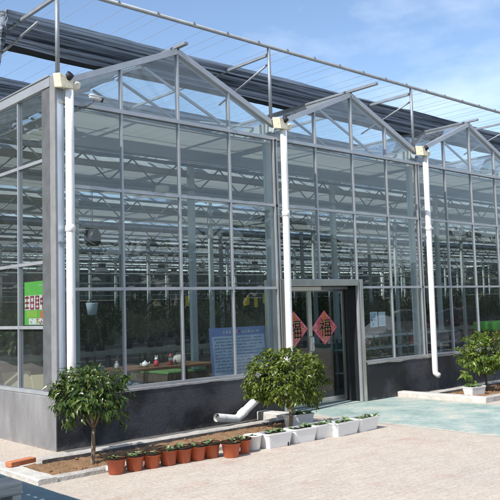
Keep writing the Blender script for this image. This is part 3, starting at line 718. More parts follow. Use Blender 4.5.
# ---- entrance: recessed portal with two sliding doors
mb = MB(); mb.box(4.0, 4.10, -0.04, 0.36, 0.0, 2.215); mb.box(6.022, 6.10, -0.055, 0.0, 0.0, 2.215); mb.box(4.10, 5.98, -0.045, 0.06, 2.10, 2.215)
mb.build('door_frame', M['stain'], GH, bevel=0.006)
mb = MB(); mb.box(6.0, 6.10, 0.002, 0.36, 0.0, 2.215); mb.box(4.10, 6.0, 0.062, 0.36, 2.10, 2.215)
mb.build('door_reveal', M['revealdark'], GH)
mb = MB(); mb.box(4.12, 5.25, 0.20, 0.27, 2.03, 2.098); mb.build('door_operator', M['whiteplastic'], GH, bevel=0.01)
mb = MB(); mb.box(5.25, 5.98, 0.20, 0.27, 2.045, 2.098); mb.build('door_operator', M['galvdark'], GH, bevel=0.01)
def sliding_door(x0, x1, y, post):
    fr = MB()
    fr.box(x0, x0 + .045, y - .02, y + .02, 0.02, 2.05); fr.box(x1 - post, x1, y - .02, y + .02, 0.02, 2.05)
    fr.box(x0 + .045, x1 - post, y - .018, y + .018, 0.02, 0.12); fr.box(x0 + .045, x1 - post, y - .018, y + .018, 2.01, 2.05)
    f = fr.build('sliding_door', M['stain'], GH)
    gl = MB(); gl.box(x0 + .04, x1 - post + .005, y - .004, y + .004, 0.11, 2.02); gl.build('door_glass', M['glassdoor'], f)
    h = MB(); hx = x1 - .03 if post > .05 else x0 + .03
    h.tube([(hx, y - .02, 0.95), (hx, y - .06, 0.97), (hx, y - .06, 1.2), (hx, y - .02, 1.22)], .011, 8); h.build('handle', M['stain'], f)
sliding_door(4.12, 5.055, 0.30, 0.085); sliding_door(5.065, 5.985, 0.345, 0.045)

# ------------------------------------------------------------------ exterior shading frame and cloth
SF = thing('shading_frame', 'galvanised pipe frame with wires standing above the greenhouse gutters', 'frame', (0, 0, 0))
mb = MB(); mb.tube([(-0.4, 0, 6.17), (XR, 0, 6.17)], 0.032, 10)
rail = mb.build('rail', M['galv'], SF)
mb = MB(); mb.box(-.015, .015, -.036, .036, -.005, .036); clip = mb.build('rail_clip', M['galvdark'], rail, loc=(.3, 0, 6.17))
for k in range(1, 40):
    o = clip.copy(); COL.objects.link(o); o.parent = rail; o.location = (.3 + k * .68, 0, 6.17)
mb = MB(); mb.tube([(0, 0, 4.93), (0, 0, 6.14)], 0.030, 10); p0 = mb.build('post', M['galv'], SF, loc=(0.02, 0, 0))
mb = MB(); mb.bar((0, 0.03, 6.03), (0, 14.0, 6.03), 0.045, 0.045); a0 = mb.build('arm', M['galv'], SF, loc=(0.02, 0, 0))
mb = MB(); mb.tube([(0, 0.02, 5.87), (0, 1.35, 5.45)], 0.017, 8); b0 = mb.build('brace', M['galv'], SF, loc=(0.02, 0, 0))
b0.location = (BW - 0.05, 0, 0)
mb = MB(); mb.tube([(0.02, 0.55, 5.84), (0.02, 1.75, 5.72)], 0.02, 8); mb.build('brace', M['galv'], SF)
for b in range(1, BAYS + 1):
    for s_ in (p0, a0, b0):
        if s_ is b0 and b == 1: continue
        o = s_.copy(); COL.objects.link(o); o.parent = SF; o.location = (b * BW - 0.05, 0, 0)
mb = MB(); mb.tube([(0, 0.0, 6.205), (0, 24, 6.205)], 0.003, 5); w0 = mb.build('wire', M['galvdark'], SF, loc=(-0.3, 0, 0))
for k in range(1, 80):
    o = w0.copy(); COL.objects.link(o); o.parent = SF; o.location = (-0.3 + k * 0.36 + 0.1 * math.sin(k * 1.7), 0, 0)

def cloth_bundle(y0, label, seed, flap):
    """a gathered strip of shade cloth lying in folds across the arms"""
    mb = MB()
    prof = [(0.0, 6.13), (0.07, 6.00), (0.17, 6.12), (0.27, 5.99), (0.38, 6.11), (0.49, 5.98), (0.60, 6.09), (0.70, 5.965), (0.80, 5.91), (0.92, 5.86), (1.04, 5.90), (1.10, 6.0), (1.06, 6.10),
            (0.95, 6.13), (0.84, 6.12), (0.72, 6.16), (0.58, 6.14), (0.44, 6.18), (0.28, 6.15), (0.14, 6.18)]
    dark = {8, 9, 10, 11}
    x0 = -0.20; n = 190; rings = []
    for i in range(n + 1):
        x = x0 + (XR - x0) * (i / n) ** 1.25
        r = []
        for k, (a, z) in enumerate(prof):
            r.append((x, y0 + a + 0.035 * noise.noise((x * .5, k * .9, seed)) + 0.010 * noise.noise((x * 2.3, k, seed)), z + 0.035 * noise.noise((x * .45, k * .8, seed + 5)) + 0.010 * noise.noise((x * 2.7, k, seed + 3)) - .012 * math.sin(math.pi * ((x - .02) % 4) / 4) ** 2))
        rings.append(r)
    K = len(prof)
    for i in range(n):
        for k in range(K):
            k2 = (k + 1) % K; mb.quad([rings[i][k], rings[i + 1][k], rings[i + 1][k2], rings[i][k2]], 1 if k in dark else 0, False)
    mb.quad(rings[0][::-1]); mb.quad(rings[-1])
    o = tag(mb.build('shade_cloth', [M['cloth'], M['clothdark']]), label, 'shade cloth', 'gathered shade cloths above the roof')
    if flap:                                                  # crumpled loose end hanging off the left
        fm = MB(); nu, nv = 14, 10; g = []
        for i in range(nu + 1):
            for j in range(nv + 1):
                u, v = i / nu, j / nv
                x = x0 - 0.03 + 0.16 * (v - v * v) * math.sin(u * 8) - 0.05 * v + 0.05 * math.sin(u * 13 + v * 3)
                y = y0 - 0.02 + u * 0.42 + 0.05 * math.sin(v * 6 + u * 4)
                dep = 0.26 + 0.06 * math.sin(u * 11) + (0.56 if .12 < u < .62 else 0.1 * (u > .6))
                z = 6.13 - v * dep
                g.append((x, y, z))
        for t in (0, 1):
            b_ = len(fm.v); fm.v += [(p[0] - .006 * t, p[1], p[2]) for p in g]
            for i in range(nu):
                for j in range(nv):
                    a = b_ + i * (nv + 1) + j; q = (a, a + nv + 1, a + nv + 2, a + 1); fm.f.append(q if t else q[::-1]); fm.m.append(0); fm.sm.append(True)
        fm.build('loose_end', M['cloth'], o)
    return o
cloth_bundle(1.05, 'gathered blue-grey shade cloth strip nearest the front gables, its loose end hanging at the left', 1.0, True)
cloth_bundle(4.15, 'gathered shade cloth strip behind the nearest one, seen left of the corner post', 8.0, False)
for k, nm in ((7.3, 'third'), (10.4, 'fourth')):
    cloth_bundle(k, 'gathered shade cloth strip, %s back from the front, seen through the gable glass' % nm, k, False)

# ------------------------------------------------------------------ security camera
sc_ = thing('security_camera', 'white bullet security camera on a bracket beside the corner downpipe', 'camera', (0.45, -0.215, 4.63))
sc_.scale = (.68, .68, .68)
mb = MB(); mb.tube([(-.10, 0, .055), (.13, -.03, 0.0)], .045, 14); bd = mb.build('camera_body', M['whiteplastic'], sc_)
mb = MB(); mb.tube([(.13, -.03, 0.0), (.165, -.035, -.008)], [.048, .046], 14); mb.build('lens', M['black'], sc_)
mb = MB(); mb.box(-.12, .16, -.07, .03, .052, .062); o = mb.build('sun_shield', M['whiteplastic'], sc_)
mb = MB(); mb.tube([(0.0, -.01, .02), (-.02, .01, -.06), (-.08, .12, -.12), (-.2, .26, -.16)], .014, 8); mb.box(-.25, -.16, .262, .275, -.2, -.12); mb.build('bracket', M['grey'], sc_)

# ------------------------------------------------------------------ trees in front
def crown_points(center, rad, n, r, flat=1.0, gap=0.0, low=-1.0, seed=0):
    pts = []
    while len(pts) < n:
        v = Vector((r.uniform(-1, 1), r.uniform(-1, 1), r.uniform(low, 1)))
        l = v.length
        if l > 1 or l < 0.35: continue
        if r.random() > l ** 1.5: continue
        k = 1 + 0.28 * noise.noise(Vector((v.x * 1.7, v.y * 1.7, v.z * 1.7 + seed)))
        if gap and noise.noise(Vector((v.x * 2.6 + seed, v.y * 2.6, v.z * 2.6))) < -0.32 + gap: continue
        pts.append(Vector((center[0] + v.x * rad[0] * k, center[1] + v.y * rad[1] * k, center[2] + v.z * rad[2] * k)))
    return pts
def make_tree(name, label, loc, trunk_r, fork_z, lean, center, rad, nclus, per, L, W, leafm, barkm, seed, droop=0.6, gap=0.1, extra=(), low=-1.0):
    r = random.Random(seed)
    t = thing(name, label, 'tree', loc)
    cl = crown_points(center, rad, nclus, r, gap=gap, seed=seed, low=low) + [Vector(e) for e in extra]
    fork = Vector((lean[0], lean[1], fork_z))
    mb = MB()
    mb.tube([(0, 0, -.03), (0.004, 0, .04), (lean[0] * .4 + .008, lean[1] * .4, fork_z * .45), (lean[0] * .8 - .006, lean[1] * .8, fork_z * .8), fork], [trunk_r * 1.35, trunk_r, trunk_r * .9, trunk_r * .85, trunk_r * .8], 10)
    limbs = []
    for k in range(5):
        a = 2 * math.pi * (k + r.random() * .5) / 5
        e = Vector((center[0] + math.cos(a) * rad[0] * .5, center[1] + math.sin(a) * rad[1] * .5, center[2] + rad[2] * r.uniform(-.35, .15)))
        mid = fork.lerp(e, .5) + Vector((0, 0, -.02)); mb.tube([fork, mid, e], [trunk_r * .5, trunk_r * .35, trunk_r * .15], 7); limbs += [mid, e, fork.lerp(e, .75)]
    for c in cl:
        s = min(limbs, key=lambda q: (q - c).length); mb.tube([s, s.lerp(c, .5) + Vector((0, 0, .02)), c], [trunk_r * .13, trunk_r * .09, trunk_r * .05], 5, 1)
    mb.build('trunk', [barkm, M['twig']], t)
    lf = MB(); C0 = Vector(center)
    for c in cl:
        out = (c - C0); out = Vector((out.x / rad[0], out.y / rad[1], out.z / rad[2]))
        if out.length > 0: out.normalize()
        for k in range(per):
            a = r.uniform(0, 2 * math.pi); h = Vector((math.cos(a), math.sin(a), 0))
            d = h * r.uniform(.5, 1) + out * .7 + Vector((0, 0, r.uniform(-droop * 1.6, .5 - droop * .5)))
            p = c + Vector((r.gauss(0, L * .30), r.gauss(0, L * .30), r.gauss(0, L * .26)))
            nrm = Vector((r.gauss(0, .35), r.gauss(0, .35), 1)) + out * .5
            l = L * (r.uniform(.45, .8) if r.random() < .35 else r.uniform(.8, 1.25))
            lf.leaf(p, d, nrm, l, W * l / L * r.uniform(.8, 1.2), 0, r.uniform(-.05, .5))
    lf.build('crown', leafm, t)
    return t
make_tree('bed_tree', 'small round tree with dark glossy drooping leaves in front of the building corner', (-0.25, -1.26, 0.03), 0.026, 0.40, (0.02, 0),
          (-0.02, 0, 0.80), (0.42, 0.42, 0.31), 165, 11, 0.095, 0.040, M['leafA'], M['bark'], 4, droop=0.75, gap=0.10, extra=((.42, .05, .5), (-.35, -.05, .52), (.3, -.15, .48)))
make_tree('entrance_tree', 'dense mushroom-shaped tree behind the white planters by the door', (2.86, -1.33, 0.03), 0.030, 0.34, (0.02, 0),
          (-0.06, 0, 0.68), (0.57, 0.56, 0.46), 430, 12, 0.075, 0.034, M['leafB'], M['bark'], 9, droop=0.65, gap=-0.05, low=-.55,
          extra=((.30, -.1, .36), (.36, .0, .33), (.42, -.1, .30), (.25, -.2, .38), (.35, .1, .38), (.46, -.06, .38), (.40, -.05, .42), (-.45, 0, .46)))
make_tree('bright_tree', 'loose bright green young tree in the bed at the right edge', (8.22, -1.19, 0.05), 0.022, 0.40, (0.01, 0),
          (0.12, 0, 0.72), (0.62, 0.55, 0.38), 190, 10, 0.10, 0.048, M['leafC'], M['barkdark'], 15, droop=0.45, gap=0.12,
          extra=((-.75, -.05, .36), (-.66, .02, .40), (-.6, 0, .33), (-.45, -.1, .52), (-.5, .05, .3), (-.85, -.05, .37), (-.4, 0, .2), (-.5, .05, .17)))

# ------------------------------------------------------------------ pots and planters
def seedling(mb, x, y, z, h, r, n=7, mi=0):
    for k in range(n):
        a = r.uniform(0, 6.28); d = Vector((math.cos(a), math.sin(a), r.uniform(.2, 1.3)))
        l = h * r.uniform(.5, 1.1)
        mb.leaf(Vector((x, y, z + r.uniform(0, h * .35))), d, Vector((0, 0, 1)), l, l * .5, mi, .3)
def red_pot(label, x, y, seed, sc=1.0):
    r = random.Random(seed); t = thing('flower_pot', label, 'flower pot', (x, y, 0.0), r.uniform(0, 3), 'row of terracotta-red pots')
    t.scale = (sc, sc, sc * r.uniform(.96, 1.04)); t.rotation_euler.x = R(r.uniform(-2.5, 2.5))
    mb = MB(); mb.lathe([(.078, .002), (.083, .008), (.104, .148), (.112, .150), (.114, .172), (.108, .174), (.102, .165), (.098, .140), (.02, .139)], seg=28); mb.build('pot', M['terra'], t)
    mb = MB(); mb.lathe([(.098, .1405), (.085, .150), (.05, .156), (.01, .158)], seg=20)
    mb.lathe([(.1155, .160), (.1175, .174), (.112, .180), (.104, .176), (.104, .166)], seg=28); mb.build('soil', M['potsoil'], t)
    for k in range(3):
        mb = MB(); seedling(mb, r.uniform(-.06, .06), r.uniform(-.06, .06), .15, r.uniform(.035, .10), r, r.randint(4, 9)); mb.build('seedling', M['leafS'], t)
    mb = MB(); mb.box(-.012, .012, -.002, .002, .05, .095); mb.build('price_tag', M['white'], t).location = (.108, -.02, 0) if seed % 2 else (.105, .03, 0)
ords = ['leftmost of the red pots, standing beside the front kerb', 'second red pot from the left', 'third red pot from the left', 'fourth red pot from the left', 'fifth red pot from the left',
        'sixth red pot from the left', 'seventh red pot from the left, behind the one set forward']
for i, x in enumerate((-0.27, -0.04, 0.17, 0.38, 0.575, 0.765, 0.965)):
    red_pot(ords[i] + (', with small seedlings' if i else ''), x, -1.79 - 0.018 * i + rng.uniform(-.012, .012), 20 + i, 1.0 + rng.uniform(-.03, .03))
red_pot('red pot set forward of the row, fully sunlit', 1.135, -2.07, 31, 1.06)
red_pot('last red pot on the right, beside the round white pot', 1.375, -1.99, 32, 1.04)
t = thing('white_pot', 'round white plastic pot between the red pots and the white planters', 'flower pot', (1.61, -1.93, 0))
mb = MB(); mb.lathe([(.078, .002), (.082, .01), (.108, .165), (.118, .168), (.12, .182), (.11, .184), (.104, .16), (.02, .155)], seg=28); mb.build('pot', M['whiteplastic'], t)
mb = MB(); mb.lathe([(.103, .156), (.08, .165), (.02, .168)], seg=18); mb.build('soil', M['potsoil'], t)
mb = MB(); r = random.Random(3); seedling(mb, 0, 0, .16, .06, r, 7); mb.build('seedling', M['leafS'], t)

def planter(label, x, y, w, d, h, rotz, seed, name='planter_box', m='whiteplastic', notch=False):
    r = random.Random(seed); t = thing(name, label, 'planter', (x, y, 0.0), rotz, 'white planter boxes')
    # tapered rounded trough: outer shell up, rim, inner shell down
    def ring(hw, hd, z, rad=.035, k=5):
        pts = []
        for cx, cy, a0 in ((hw - rad, hd - rad, 0), (-hw + rad, hd - rad, 90), (-hw + rad, -hd + rad, 180), (hw - rad, -hd + rad, 270)):
            for i in range(k): a = R(a0 + 90 * i / (k - 1)); pts.append((cx + rad * math.cos(a), cy + rad * math.sin(a), z))
        return pts
    rings = [ring(w * .42, d * .36, .0), ring(w * .425, d * .37, .012), ring(w * .485, d * .475, h - .022), ring(w * .5, d * .5, h - .018), ring(w * .5, d * .5, h), ring(w * .475, d * .465, h), ring(w * .46, d * .45, h - .045)]
    mb = MB(); K = len(rings[0])
    for a, c in zip(rings[:-1], rings[1:]):
        for k in range(K): mb.quad([a[k], a[(k + 1) % K], c[(k + 1) % K], c[k]], 0, True)
    mb.quad(rings[0][::-1]); mb.quad(ring(w * .46, d * .45, h - .045))
    o = mb.build('trough', M[m], t)
    if notch:
        n = MB(); n.box(w * .30, w * .345, -d * .40, -d * .36, .004, .05); n.build('overflow_slot', M['black'], o)
    mb = MB(); nx = 14; ny = 5; g = ring(w * .463, d * .453, h - .026)
    mb.quad(g)
    for _ in range(60):
        cx, cy, rr = r.uniform(-w * .42, w * .42), r.uniform(-d * .38, d * .38), r.uniform(.008, .022)
        mb.lathe([(rr, -.004), (rr * .8, rr * .5), (rr * .3, rr * .8)], (cx, cy, h - .026), 7)
    mb.build('soil', M['potsoil'], t)
    for k in range(8):
        mb = MB(); seedling(mb, r.uniform(-w * .4, w * .4), r.uniform(-d * .32, d * .32), h - .03, r.uniform(.045, .10), r, 8); mb.build('seedling', M['leafS'], t)
    return t
planter('leftmost white planter box, with a dark slot low on its front', 1.93, -1.99, .43, .24, .185, R(-3), 41, notch=True)
planter('second white planter box from the left, in front of the tree trunk', 2.385, -2.00, .42, .24, .185, R(-4), 42)
planter('third white planter box from the left, partly behind the long one', 2.79, -1.99, .40, .24, .185, R(-1), 43)
planter('longest white planter box, second from the right end of the row', 3.12, -2.07, .52, .25, .185, R(2), 44)
planter('rightmost white planter box of the row, on the edge of the teal path', 3.58, -2.06, .46, .25, .185, R(3), 45)
planter('white planter box set behind the row, in the shade of the tree', 3.09, -1.27, .43, .22, .22, R(-14), 46)
planter('single white planter box in the right bed, by the bright tree', 7.63, -1.30, .44, .24, .20, R(-6), 47)

# ------------------------------------------------------------------ bench at the left, unseen fence added to cast a shadow
t = thing('wooden_bench', 'weathered grey wooden bench end in the bottom left corner', 'bench', (-2.40, -2.79, 0))
mb = MB(); mb.box(-.55, .53, -.13, -.012, .245, .36); mb.build('seat_plank', M['oldwood'], t, bevel=.02)
mb = MB(); mb.box(-.55, .53, .012, .13, .245, .36); mb.build('seat_plank', M['oldwood'], t, bevel=.02)
mb = MB(); mb.box(.44, .52, -.12, .12, 0.004, .245); mb.build('leg', M['oldwood'], t, bevel=.01)
mb = MB(); mb.box(-.53, -.45, -.12, .12, 0.004, .245); mb.build('leg', M['oldwood'], t, bevel=.01)
t = thing('board_fence', 'grey board fence left of the side path whose shadow falls across it', 'fence', (0, 0, 0))
mb = MB(); X0 = -2.62; H = 1.54  # height and slot row shaped to throw a dashed shadow on the path
mb.box(X0, X0 + .03, -3.6, -.7, 0.1, H - .26); mb.box(X0, X0 + .03, -3.6, -.7, H - .20, H)
for k in range(20):
    y = -3.6 + k * .145; mb.box(X0 + .002, X0 + .028, y, y + .085, H - .26, H - .20)
mb.build('boards', M['oldwood'], t)
for y in (-3.5, -2.1, -.8):
    mb = MB(); mb.box(X0 - .08, X0 - .001, y - .04, y + .04, 0.0, H - .05); mb.build('post', M['oldwood'], t)

# ------------------------------------------------------------------ signs and papers
def flat(mb, pts, x, y, z, s, w, mi, dy=-.002):
    """stroke on a vertical sheet facing -y"""
    for (a, b) in pts:
        p, q = Vector((x + a[0] * s, y, z + a[1] * s)), Vector((x + b[0] * s, y, z + b[1] * s))
        d = (q - p); L_ = d.length
        if L_ < 1e-6: continue
        d.normalize(); n = Vector((-d.z, 0, d.x)) * w / 2; e = d * w * .35
        b_ = len(mb.v)
        for yy in (y + dy, y): mb.v += [tuple(v + Vector((0, yy - y, 0))) for v in (p - e - n, q + e - n, q + e + n, p - e + n)]
        for f in ((0, 1, 2, 3), (0, 4, 5, 1), (1, 5, 6, 2), (2, 6, 7, 3), (3, 7, 4, 0)): mb.f.append(tuple(b_ + k for k in f)); mb.m.append(mi); mb.sm.append(False)
FU = [((.20, .97), (.30, .87)), ((.06, .74), (.40, .74)), ((.40, .74), (.05, .38)), ((.25, .55), (.25, .04)), ((.29, .52), (.42, .40)),
      ((.48, .93), (.96, .93)), ((.56, .81), (.90, .81)), ((.90, .81), (.90, .63)), ((.56, .81), (.56, .63)), ((.56, .63), (.90, .63)),
      ((.50, .52), (.95, .52)), ((.50, .52), (.50, .05)), ((.95, .52), (.95, .05)), ((.50, .06), (.95, .06)), ((.725, .52), (.725, .06)), ((.50, .29), (.95, .29))]
def fu_sheet(label, cx, cz, y):
    t = thing('door_decoration', label, 'paper decoration', (cx, y, cz), 0, 'red diamonds on the doors')
    a, h = .385, .315
    a = .345
    mb = MB()
    def dia(aa, hh, y0, y1, mi):
        b = len(mb.v); P_ = [(-aa, 0), (0, -hh), (aa, 0), (0, hh)]
        mb.v += [(p[0], y0, p[1]) for p in P_] + [(p[0], y1, p[1]) for p in P_]
        for f in ((0, 1, 2, 3), (0, 4, 5, 1), (1, 5, 6, 2), (2, 6, 7, 3), (3, 7, 4, 0)): mb.f.append(tuple(b + k for k in f)); mb.m.append(mi); mb.sm.append(False)
    dia(a, h, -.002, 0, 0); dia(a * .93, h * .93, -.003, -.0021, 1); dia(a * .86, h * .86, -.004, -.0031, 0)
    r = random.Random(5)
    for sx, sz, c in ((-.68, 0, 1), (.68, 0, 1), (0, .68, 2), (0, -.66, 1)):     # flowers in the corners
        for k in range(9):
            ang = k * .7; rr = .045 if k else 0
            x, z = sx * a + rr * math.cos(ang), sz * h + rr * math.sin(ang)
            if abs(x) / a + abs(z) / h > .86: continue
            q = r.uniform(.014, .022); mb.box(x - q, x + q, -.0052, -.0042, z - q, z + q, c if k % 3 else 2)
    mb.build('paper', [M['red'], M['pink'], M['orange']], t)
    ch = MB(); flat(ch, FU, -.155, -.0062, -.165, .315, .036, 1, -.0012)
    flat(ch, FU, -.150, -.0076, -.162, .315, .026, 0, -.0012)
    ch.build('character', [M['black'], M['gold']], t)
fu_sheet('red paper diamond with a black lucky character on the left sliding door', 4.62, 1.36, .292)
fu_sheet('red paper diamond with a black lucky character on the right sliding door', 5.44, 1.36, .337)

# blue notice board leaning inside the second window bay
t = thing('notice_board', 'blue notice board with white heading leaning inside the window', 'sign', (3.31, 0.20, 0.70), R(2))
mb = MB(); mb.box(-.60, .62, 0, .02, 0, .755); o = mb.build('panel', M['blue'], t); t.rotation_euler.x = R(-5)
mb = MB(); mb.box(-.57, .57, -.004, -.001, .012, .62)
# lines of small writing, heading characters and a red emblem
txt = MB(); r = random.Random(12)
def glyph(mb, x, z, s, y, mi, w):
    st = []
    for k in range(r.randint(3, 5)):
        if r.random() < .5: zz = r.uniform(.05, .95); st.append(((r.uniform(0, .25), zz), (r.uniform(.75, 1), zz)))
        else: xx = r.uniform(.1, .9); st.append(((xx, r.uniform(0, .3)), (xx, r.uniform(.7, 1))))
    flat(mb, st, x, y, z, s, w, mi, -.001)
for row in range(11):
    z = .565 - row * .05
    x = -.53
    while x < .52 - (.25 * r.random() if row % 4 == 3 else 0):
        if r.random() > .06: glyph(txt, x, z, .026, -.005, 1 if row % 4 != 0 else 1, .0045)
        x += .033
for k in range(12):
    if k != 5: glyph(txt, -.33 + k * .068, .655, .052, -.002, 0, .009)
txt.box(.0, .035, -.003, -.0012, .67, .705, 2)
mb.build('text_panel', M['paleblue'], o); txt.build('lettering', [M['white'], M['navy'], M['red']], o)

# green poster on the left wall glass
t = thing('green_poster', 'bright green poster with red characters inside the left wall window', 'sign', (0.022, 0, 0))
mb = MB(); mb.box(0, .006, .37, 1.02, 1.61, 2.205); pb = mb.build('sheet', M['limegreen'], t)
def side_stroke(mb, pts, y0, z0, s, w, mi, x=-.002, sx=1.0):
    for (a, b) in pts:
        p, q = Vector((0, y0 - a[0] * s * sx, z0 + a[1] * s)), Vector((0, y0 - b[0] * s * sx, z0 + b[1] * s))
        d = q - p; d.normalize(); n = Vector((0, -d.z, d.y)) * w / 2; e = d * w * .3
        b_ = len(mb.v); mb.v += [(x, v.y, v.z) for v in (p - e - n, q + e - n, q + e + n, p - e + n)]
        mb.f.append((b_ + 3, b_ + 2, b_ + 1, b_)); mb.m.append(mi); mb.sm.append(False)
mb = MB()
GL = [[((.1, .9), (.9, .9)), ((.5, 1), (.5, .1)), ((.1, .5), (.9, .5)), ((.1, .1), (.9, .1))], [((.2, .95), (.8, .95)), ((.2, .95), (.2, .05)), ((.8, .95), (.8, .05)), ((.2, .5), (.8, .5)), ((.2, .05), (.8, .05))],
      [((.2, .95), (.8, .95)), ((.2, .95), (.2, .05)), ((.8, .95), (.8, .05)), ((.2, .66), (.8, .66)), ((.2, .36), (.8, .36)), ((.2, .05), (.8, .05))],
      [((.5, 1), (.5, .0)), ((.1, .75), (.9, .75)), ((.1, .4), (.9, .4)), ((.15, .75), (.15, .4)), ((.85, .75), (.85, .4))]]
mb.box(-.0030, -.0008, .395, 1.0, 1.815, 2.015, 0)
for i, g in enumerate(GL): side_stroke(mb, g, 1.005 - i * .155, 1.825, .18, .030, 1, -.0042, .80)
mb.box(-.0030, -.0008, .63, .95, 1.71, 1.805, 2); mb.box(-.0030, -.0008, .37, .55, 1.70, 1.80, 3)
r = random.Random(8)
mb.box(-.0030, -.0008, .38, .88, 1.615, 1.70, 0)
for k in range(34):
    y, z, q = r.uniform(.38, .84), r.uniform(1.62, 1.69), r.uniform(.012, .028); mb.box(-.0046 - k * .0001, -.0031, y, y + q, z, z + q, (1, 0, 1, 2)[k % 4])
for k in range(8): side_stroke(mb, [((.2, .9), (.8, .9)), ((.5, .9), (.5, .1))], .62 - k * .028, 2.13, .03, .005, 0, -.0012)
mb.build('print', [M['white'], M['red'], M['yellowgreen'], M['orange']], pb)

# two paper notices stuck on the first window right of the door
for (x0, x1, z0, z1, lab) in ((6.335, 6.555, 1.325, 1.61, 'pale blue paper notice on the window, the left one with dark letters'), (6.585, 6.79, 1.335, 1.605, 'pale blue paper notice on the window, the right one nearer the mullion')):
    mb = MB(); mb.box(x0, x1, .006, .008, z0, z1, 0)
    nm = mb.build('paper_notice', M['paper']); tag(nm, lab, 'notice', 'paper notices on the window')
    m2 = MB()
    if x0 < 6.4:
        flat(m2, [((.1, 1), (.1, 0)), ((.1, 0), (.5, 0)), ((.75, 1), (.75, 0)), ((.75, 1), (1.15, 1)), ((.75, .5), (1.1, .5)), ((.75, 0), (1.15, 0))], 6.37, .0055, 1.455, .11, .014, 0, -.001)
        flat(m2, [((0, .5), (.6, .5)), ((.3, 0), (.3, 1)), ((0, .1), (.6, .1))], 6.40, .0055, 1.36, .06, .010, 0, -.001)
    else:
        flat(m2, [((0, 0), (1, 0)), ((0, .35), (1, .35)), ((0, .7), (.8, .7))], 6.62, .0055, 1.38, .13, .005, 0, -.001)
    m2.build('lettering', M['navy'] if x0 < 6.4 else M['grey'], nm)

# ------------------------------------------------------------------ interior furnishing
def growing_bench(label, x, y, w, d=1.3, h=.78):
    t = thing('growing_bench', label, 'bench', (x, y, 0.004), 0, 'growing benches inside the greenhouse')
    mb = MB(); mb.box(-w / 2, w / 2, -d / 2, d / 2, h - .09, h); mb.box(-w / 2 - .02, w / 2 + .02, -d / 2 - .02, -d / 2 - .001, h - .1, h + .03); mb.box(-w / 2 - .02, w / 2 + .02, d / 2 + .001, d / 2 + .02, h - .1, h + .03)
    mb.build('bench_top', M['benchmetal'], t)
    for sx in (-1, 0, 1):
        for sy in (-1, 1):
            mb = MB(); mb.box(sx * (w / 2 - .3) - .03, sx * (w / 2 - .3) + .03, sy * (d / 2 - .15) - .03, sy * (d / 2 - .15) + .03, 0, h - .09); mb.build('leg', M['benchmetal'], t)
    return t
benches = []
BL = 'metal growing bench with leafy crops inside the greenhouse'
b0_ = growing_bench(BL, 5.5, 8.4, 7.6); benches.append((5.5, 8.4))
for y in (8.4, 10.9, 14.0, 17.4, 21.5, 26.0):
    for k in range(5):
        x = 5.5 + k * 8.2
        if (x, y) == (5.5, 8.4): continue
        dup(b0_, (x, y, .004)); benches.append((x, y))
def crop(seed, h, w):
    r = random.Random(seed); t = thing('crop_plant', 'leafy green crop plant on a growing bench inside the greenhouse', 'plant', (0, 0, 0), 0, 'crop plants on the growing benches')
    mb = MB(); mb.lathe([(.10, 0), (.13, .2), (.12, .205), (.02, .19)], seg=12); mb.build('pot', M['potblack'], t)
    mb = MB()
    for k in range(5): mb.tube([(0, 0, .18), (r.uniform(-.1, .1), r.uniform(-.1, .1), h * .5), (r.uniform(-.25, .25), r.uniform(-.2, .2), h * .9)], [.012, .009, .004], 5)
    mb.build('stem', M['barkdark'], t)
    mb = MB()
    for k in range(130):
        z = r.uniform(.22, 1) ** .8 * h; a = r.uniform(0, 6.28); q = w * math.sqrt(r.random()) * (1.1 - .5 * z / h)
        p = Vector((math.cos(a) * q, math.sin(a) * q, z)); d = Vector((math.cos(a), math.sin(a), r.uniform(-.7, .6)))
        l = r.uniform(.10, .24); mb.leaf(p, d, Vector((0, 0, 1)), l, l * .42, 0, .3)
    mb.build('foliage', M['leafD'], t)
    return t
protos = [crop(s, h, w) for s, h, w in ((1, .85, .36), (2, 1.05, .38), (3, .6, .42), (4, 1.25, .30))]
cnt = 0
for bi, (bx, by) in enumerate(benches):
    n = 12 if by < 12 else 9 if by < 18 else 7
    for k in range(n):
        if cnt >= 285: break
        px = bx - 3.4 + 6.8 * k / (n - 1) + rng.uniform(-.15, .15); py = by + rng.uniform(-.3, .3)
        pr_ = protos[rng.choice((0, 0, 1, 2, 3))]
        loc = (px, py, .784); s_ = rng.uniform(.8, 1.2) * (1.0 if by < 12 else 1.25)
        if cnt < 4:
            q = protos[cnt]; q.location = loc; q.rotation_euler.z = rng.uniform(0, 6)
        else: dup(pr_, loc, rng.uniform(0, 6), scale=s_)
        cnt += 1
# pale reflectors added in rows to scatter bright spots through the interior
refl0 = None
for yy, zz, dx in ((12.6, 3.15, 2.2), (15.9, 3.1, 2.4), (19.5, 3.0, 2.6), (24.0, 2.95, 3.0), (28.5, 2.9, 3.2)):
    for k in range(int(44 / dx)):
        x = 1.6 + k * dx + rng.uniform(-.2, .2); loc = (x, yy + rng.uniform(-.15, .15), zz + rng.uniform(-.12, .12))
        if refl0 is None:
            refl0 = thing('reflector_lamp', 'pale reflector lamp hanging in a row inside the greenhouse, unlit', 'lamp', loc, 0, 'reflector lamps over the benches')
            mb = MB(); mb.lathe([(.16, 0), (.15, .05), (.10, .12), (.06, .16)], seg=14, sx=1.7); mb.build('reflector', M['whiteplastic'], refl0)
            mb = MB(); mb.box(-.10, .10, -.06, .06, .165, .29); mb.build('ballast', M['grey'], refl0)
            mb = MB(); mb.tube([(0, 0, .29), (0, 0, 1.0)], .006, 5); mb.build('cord', M['galvdark'], refl0)
        else: dup(refl0, loc, rng.uniform(-.2, .2))
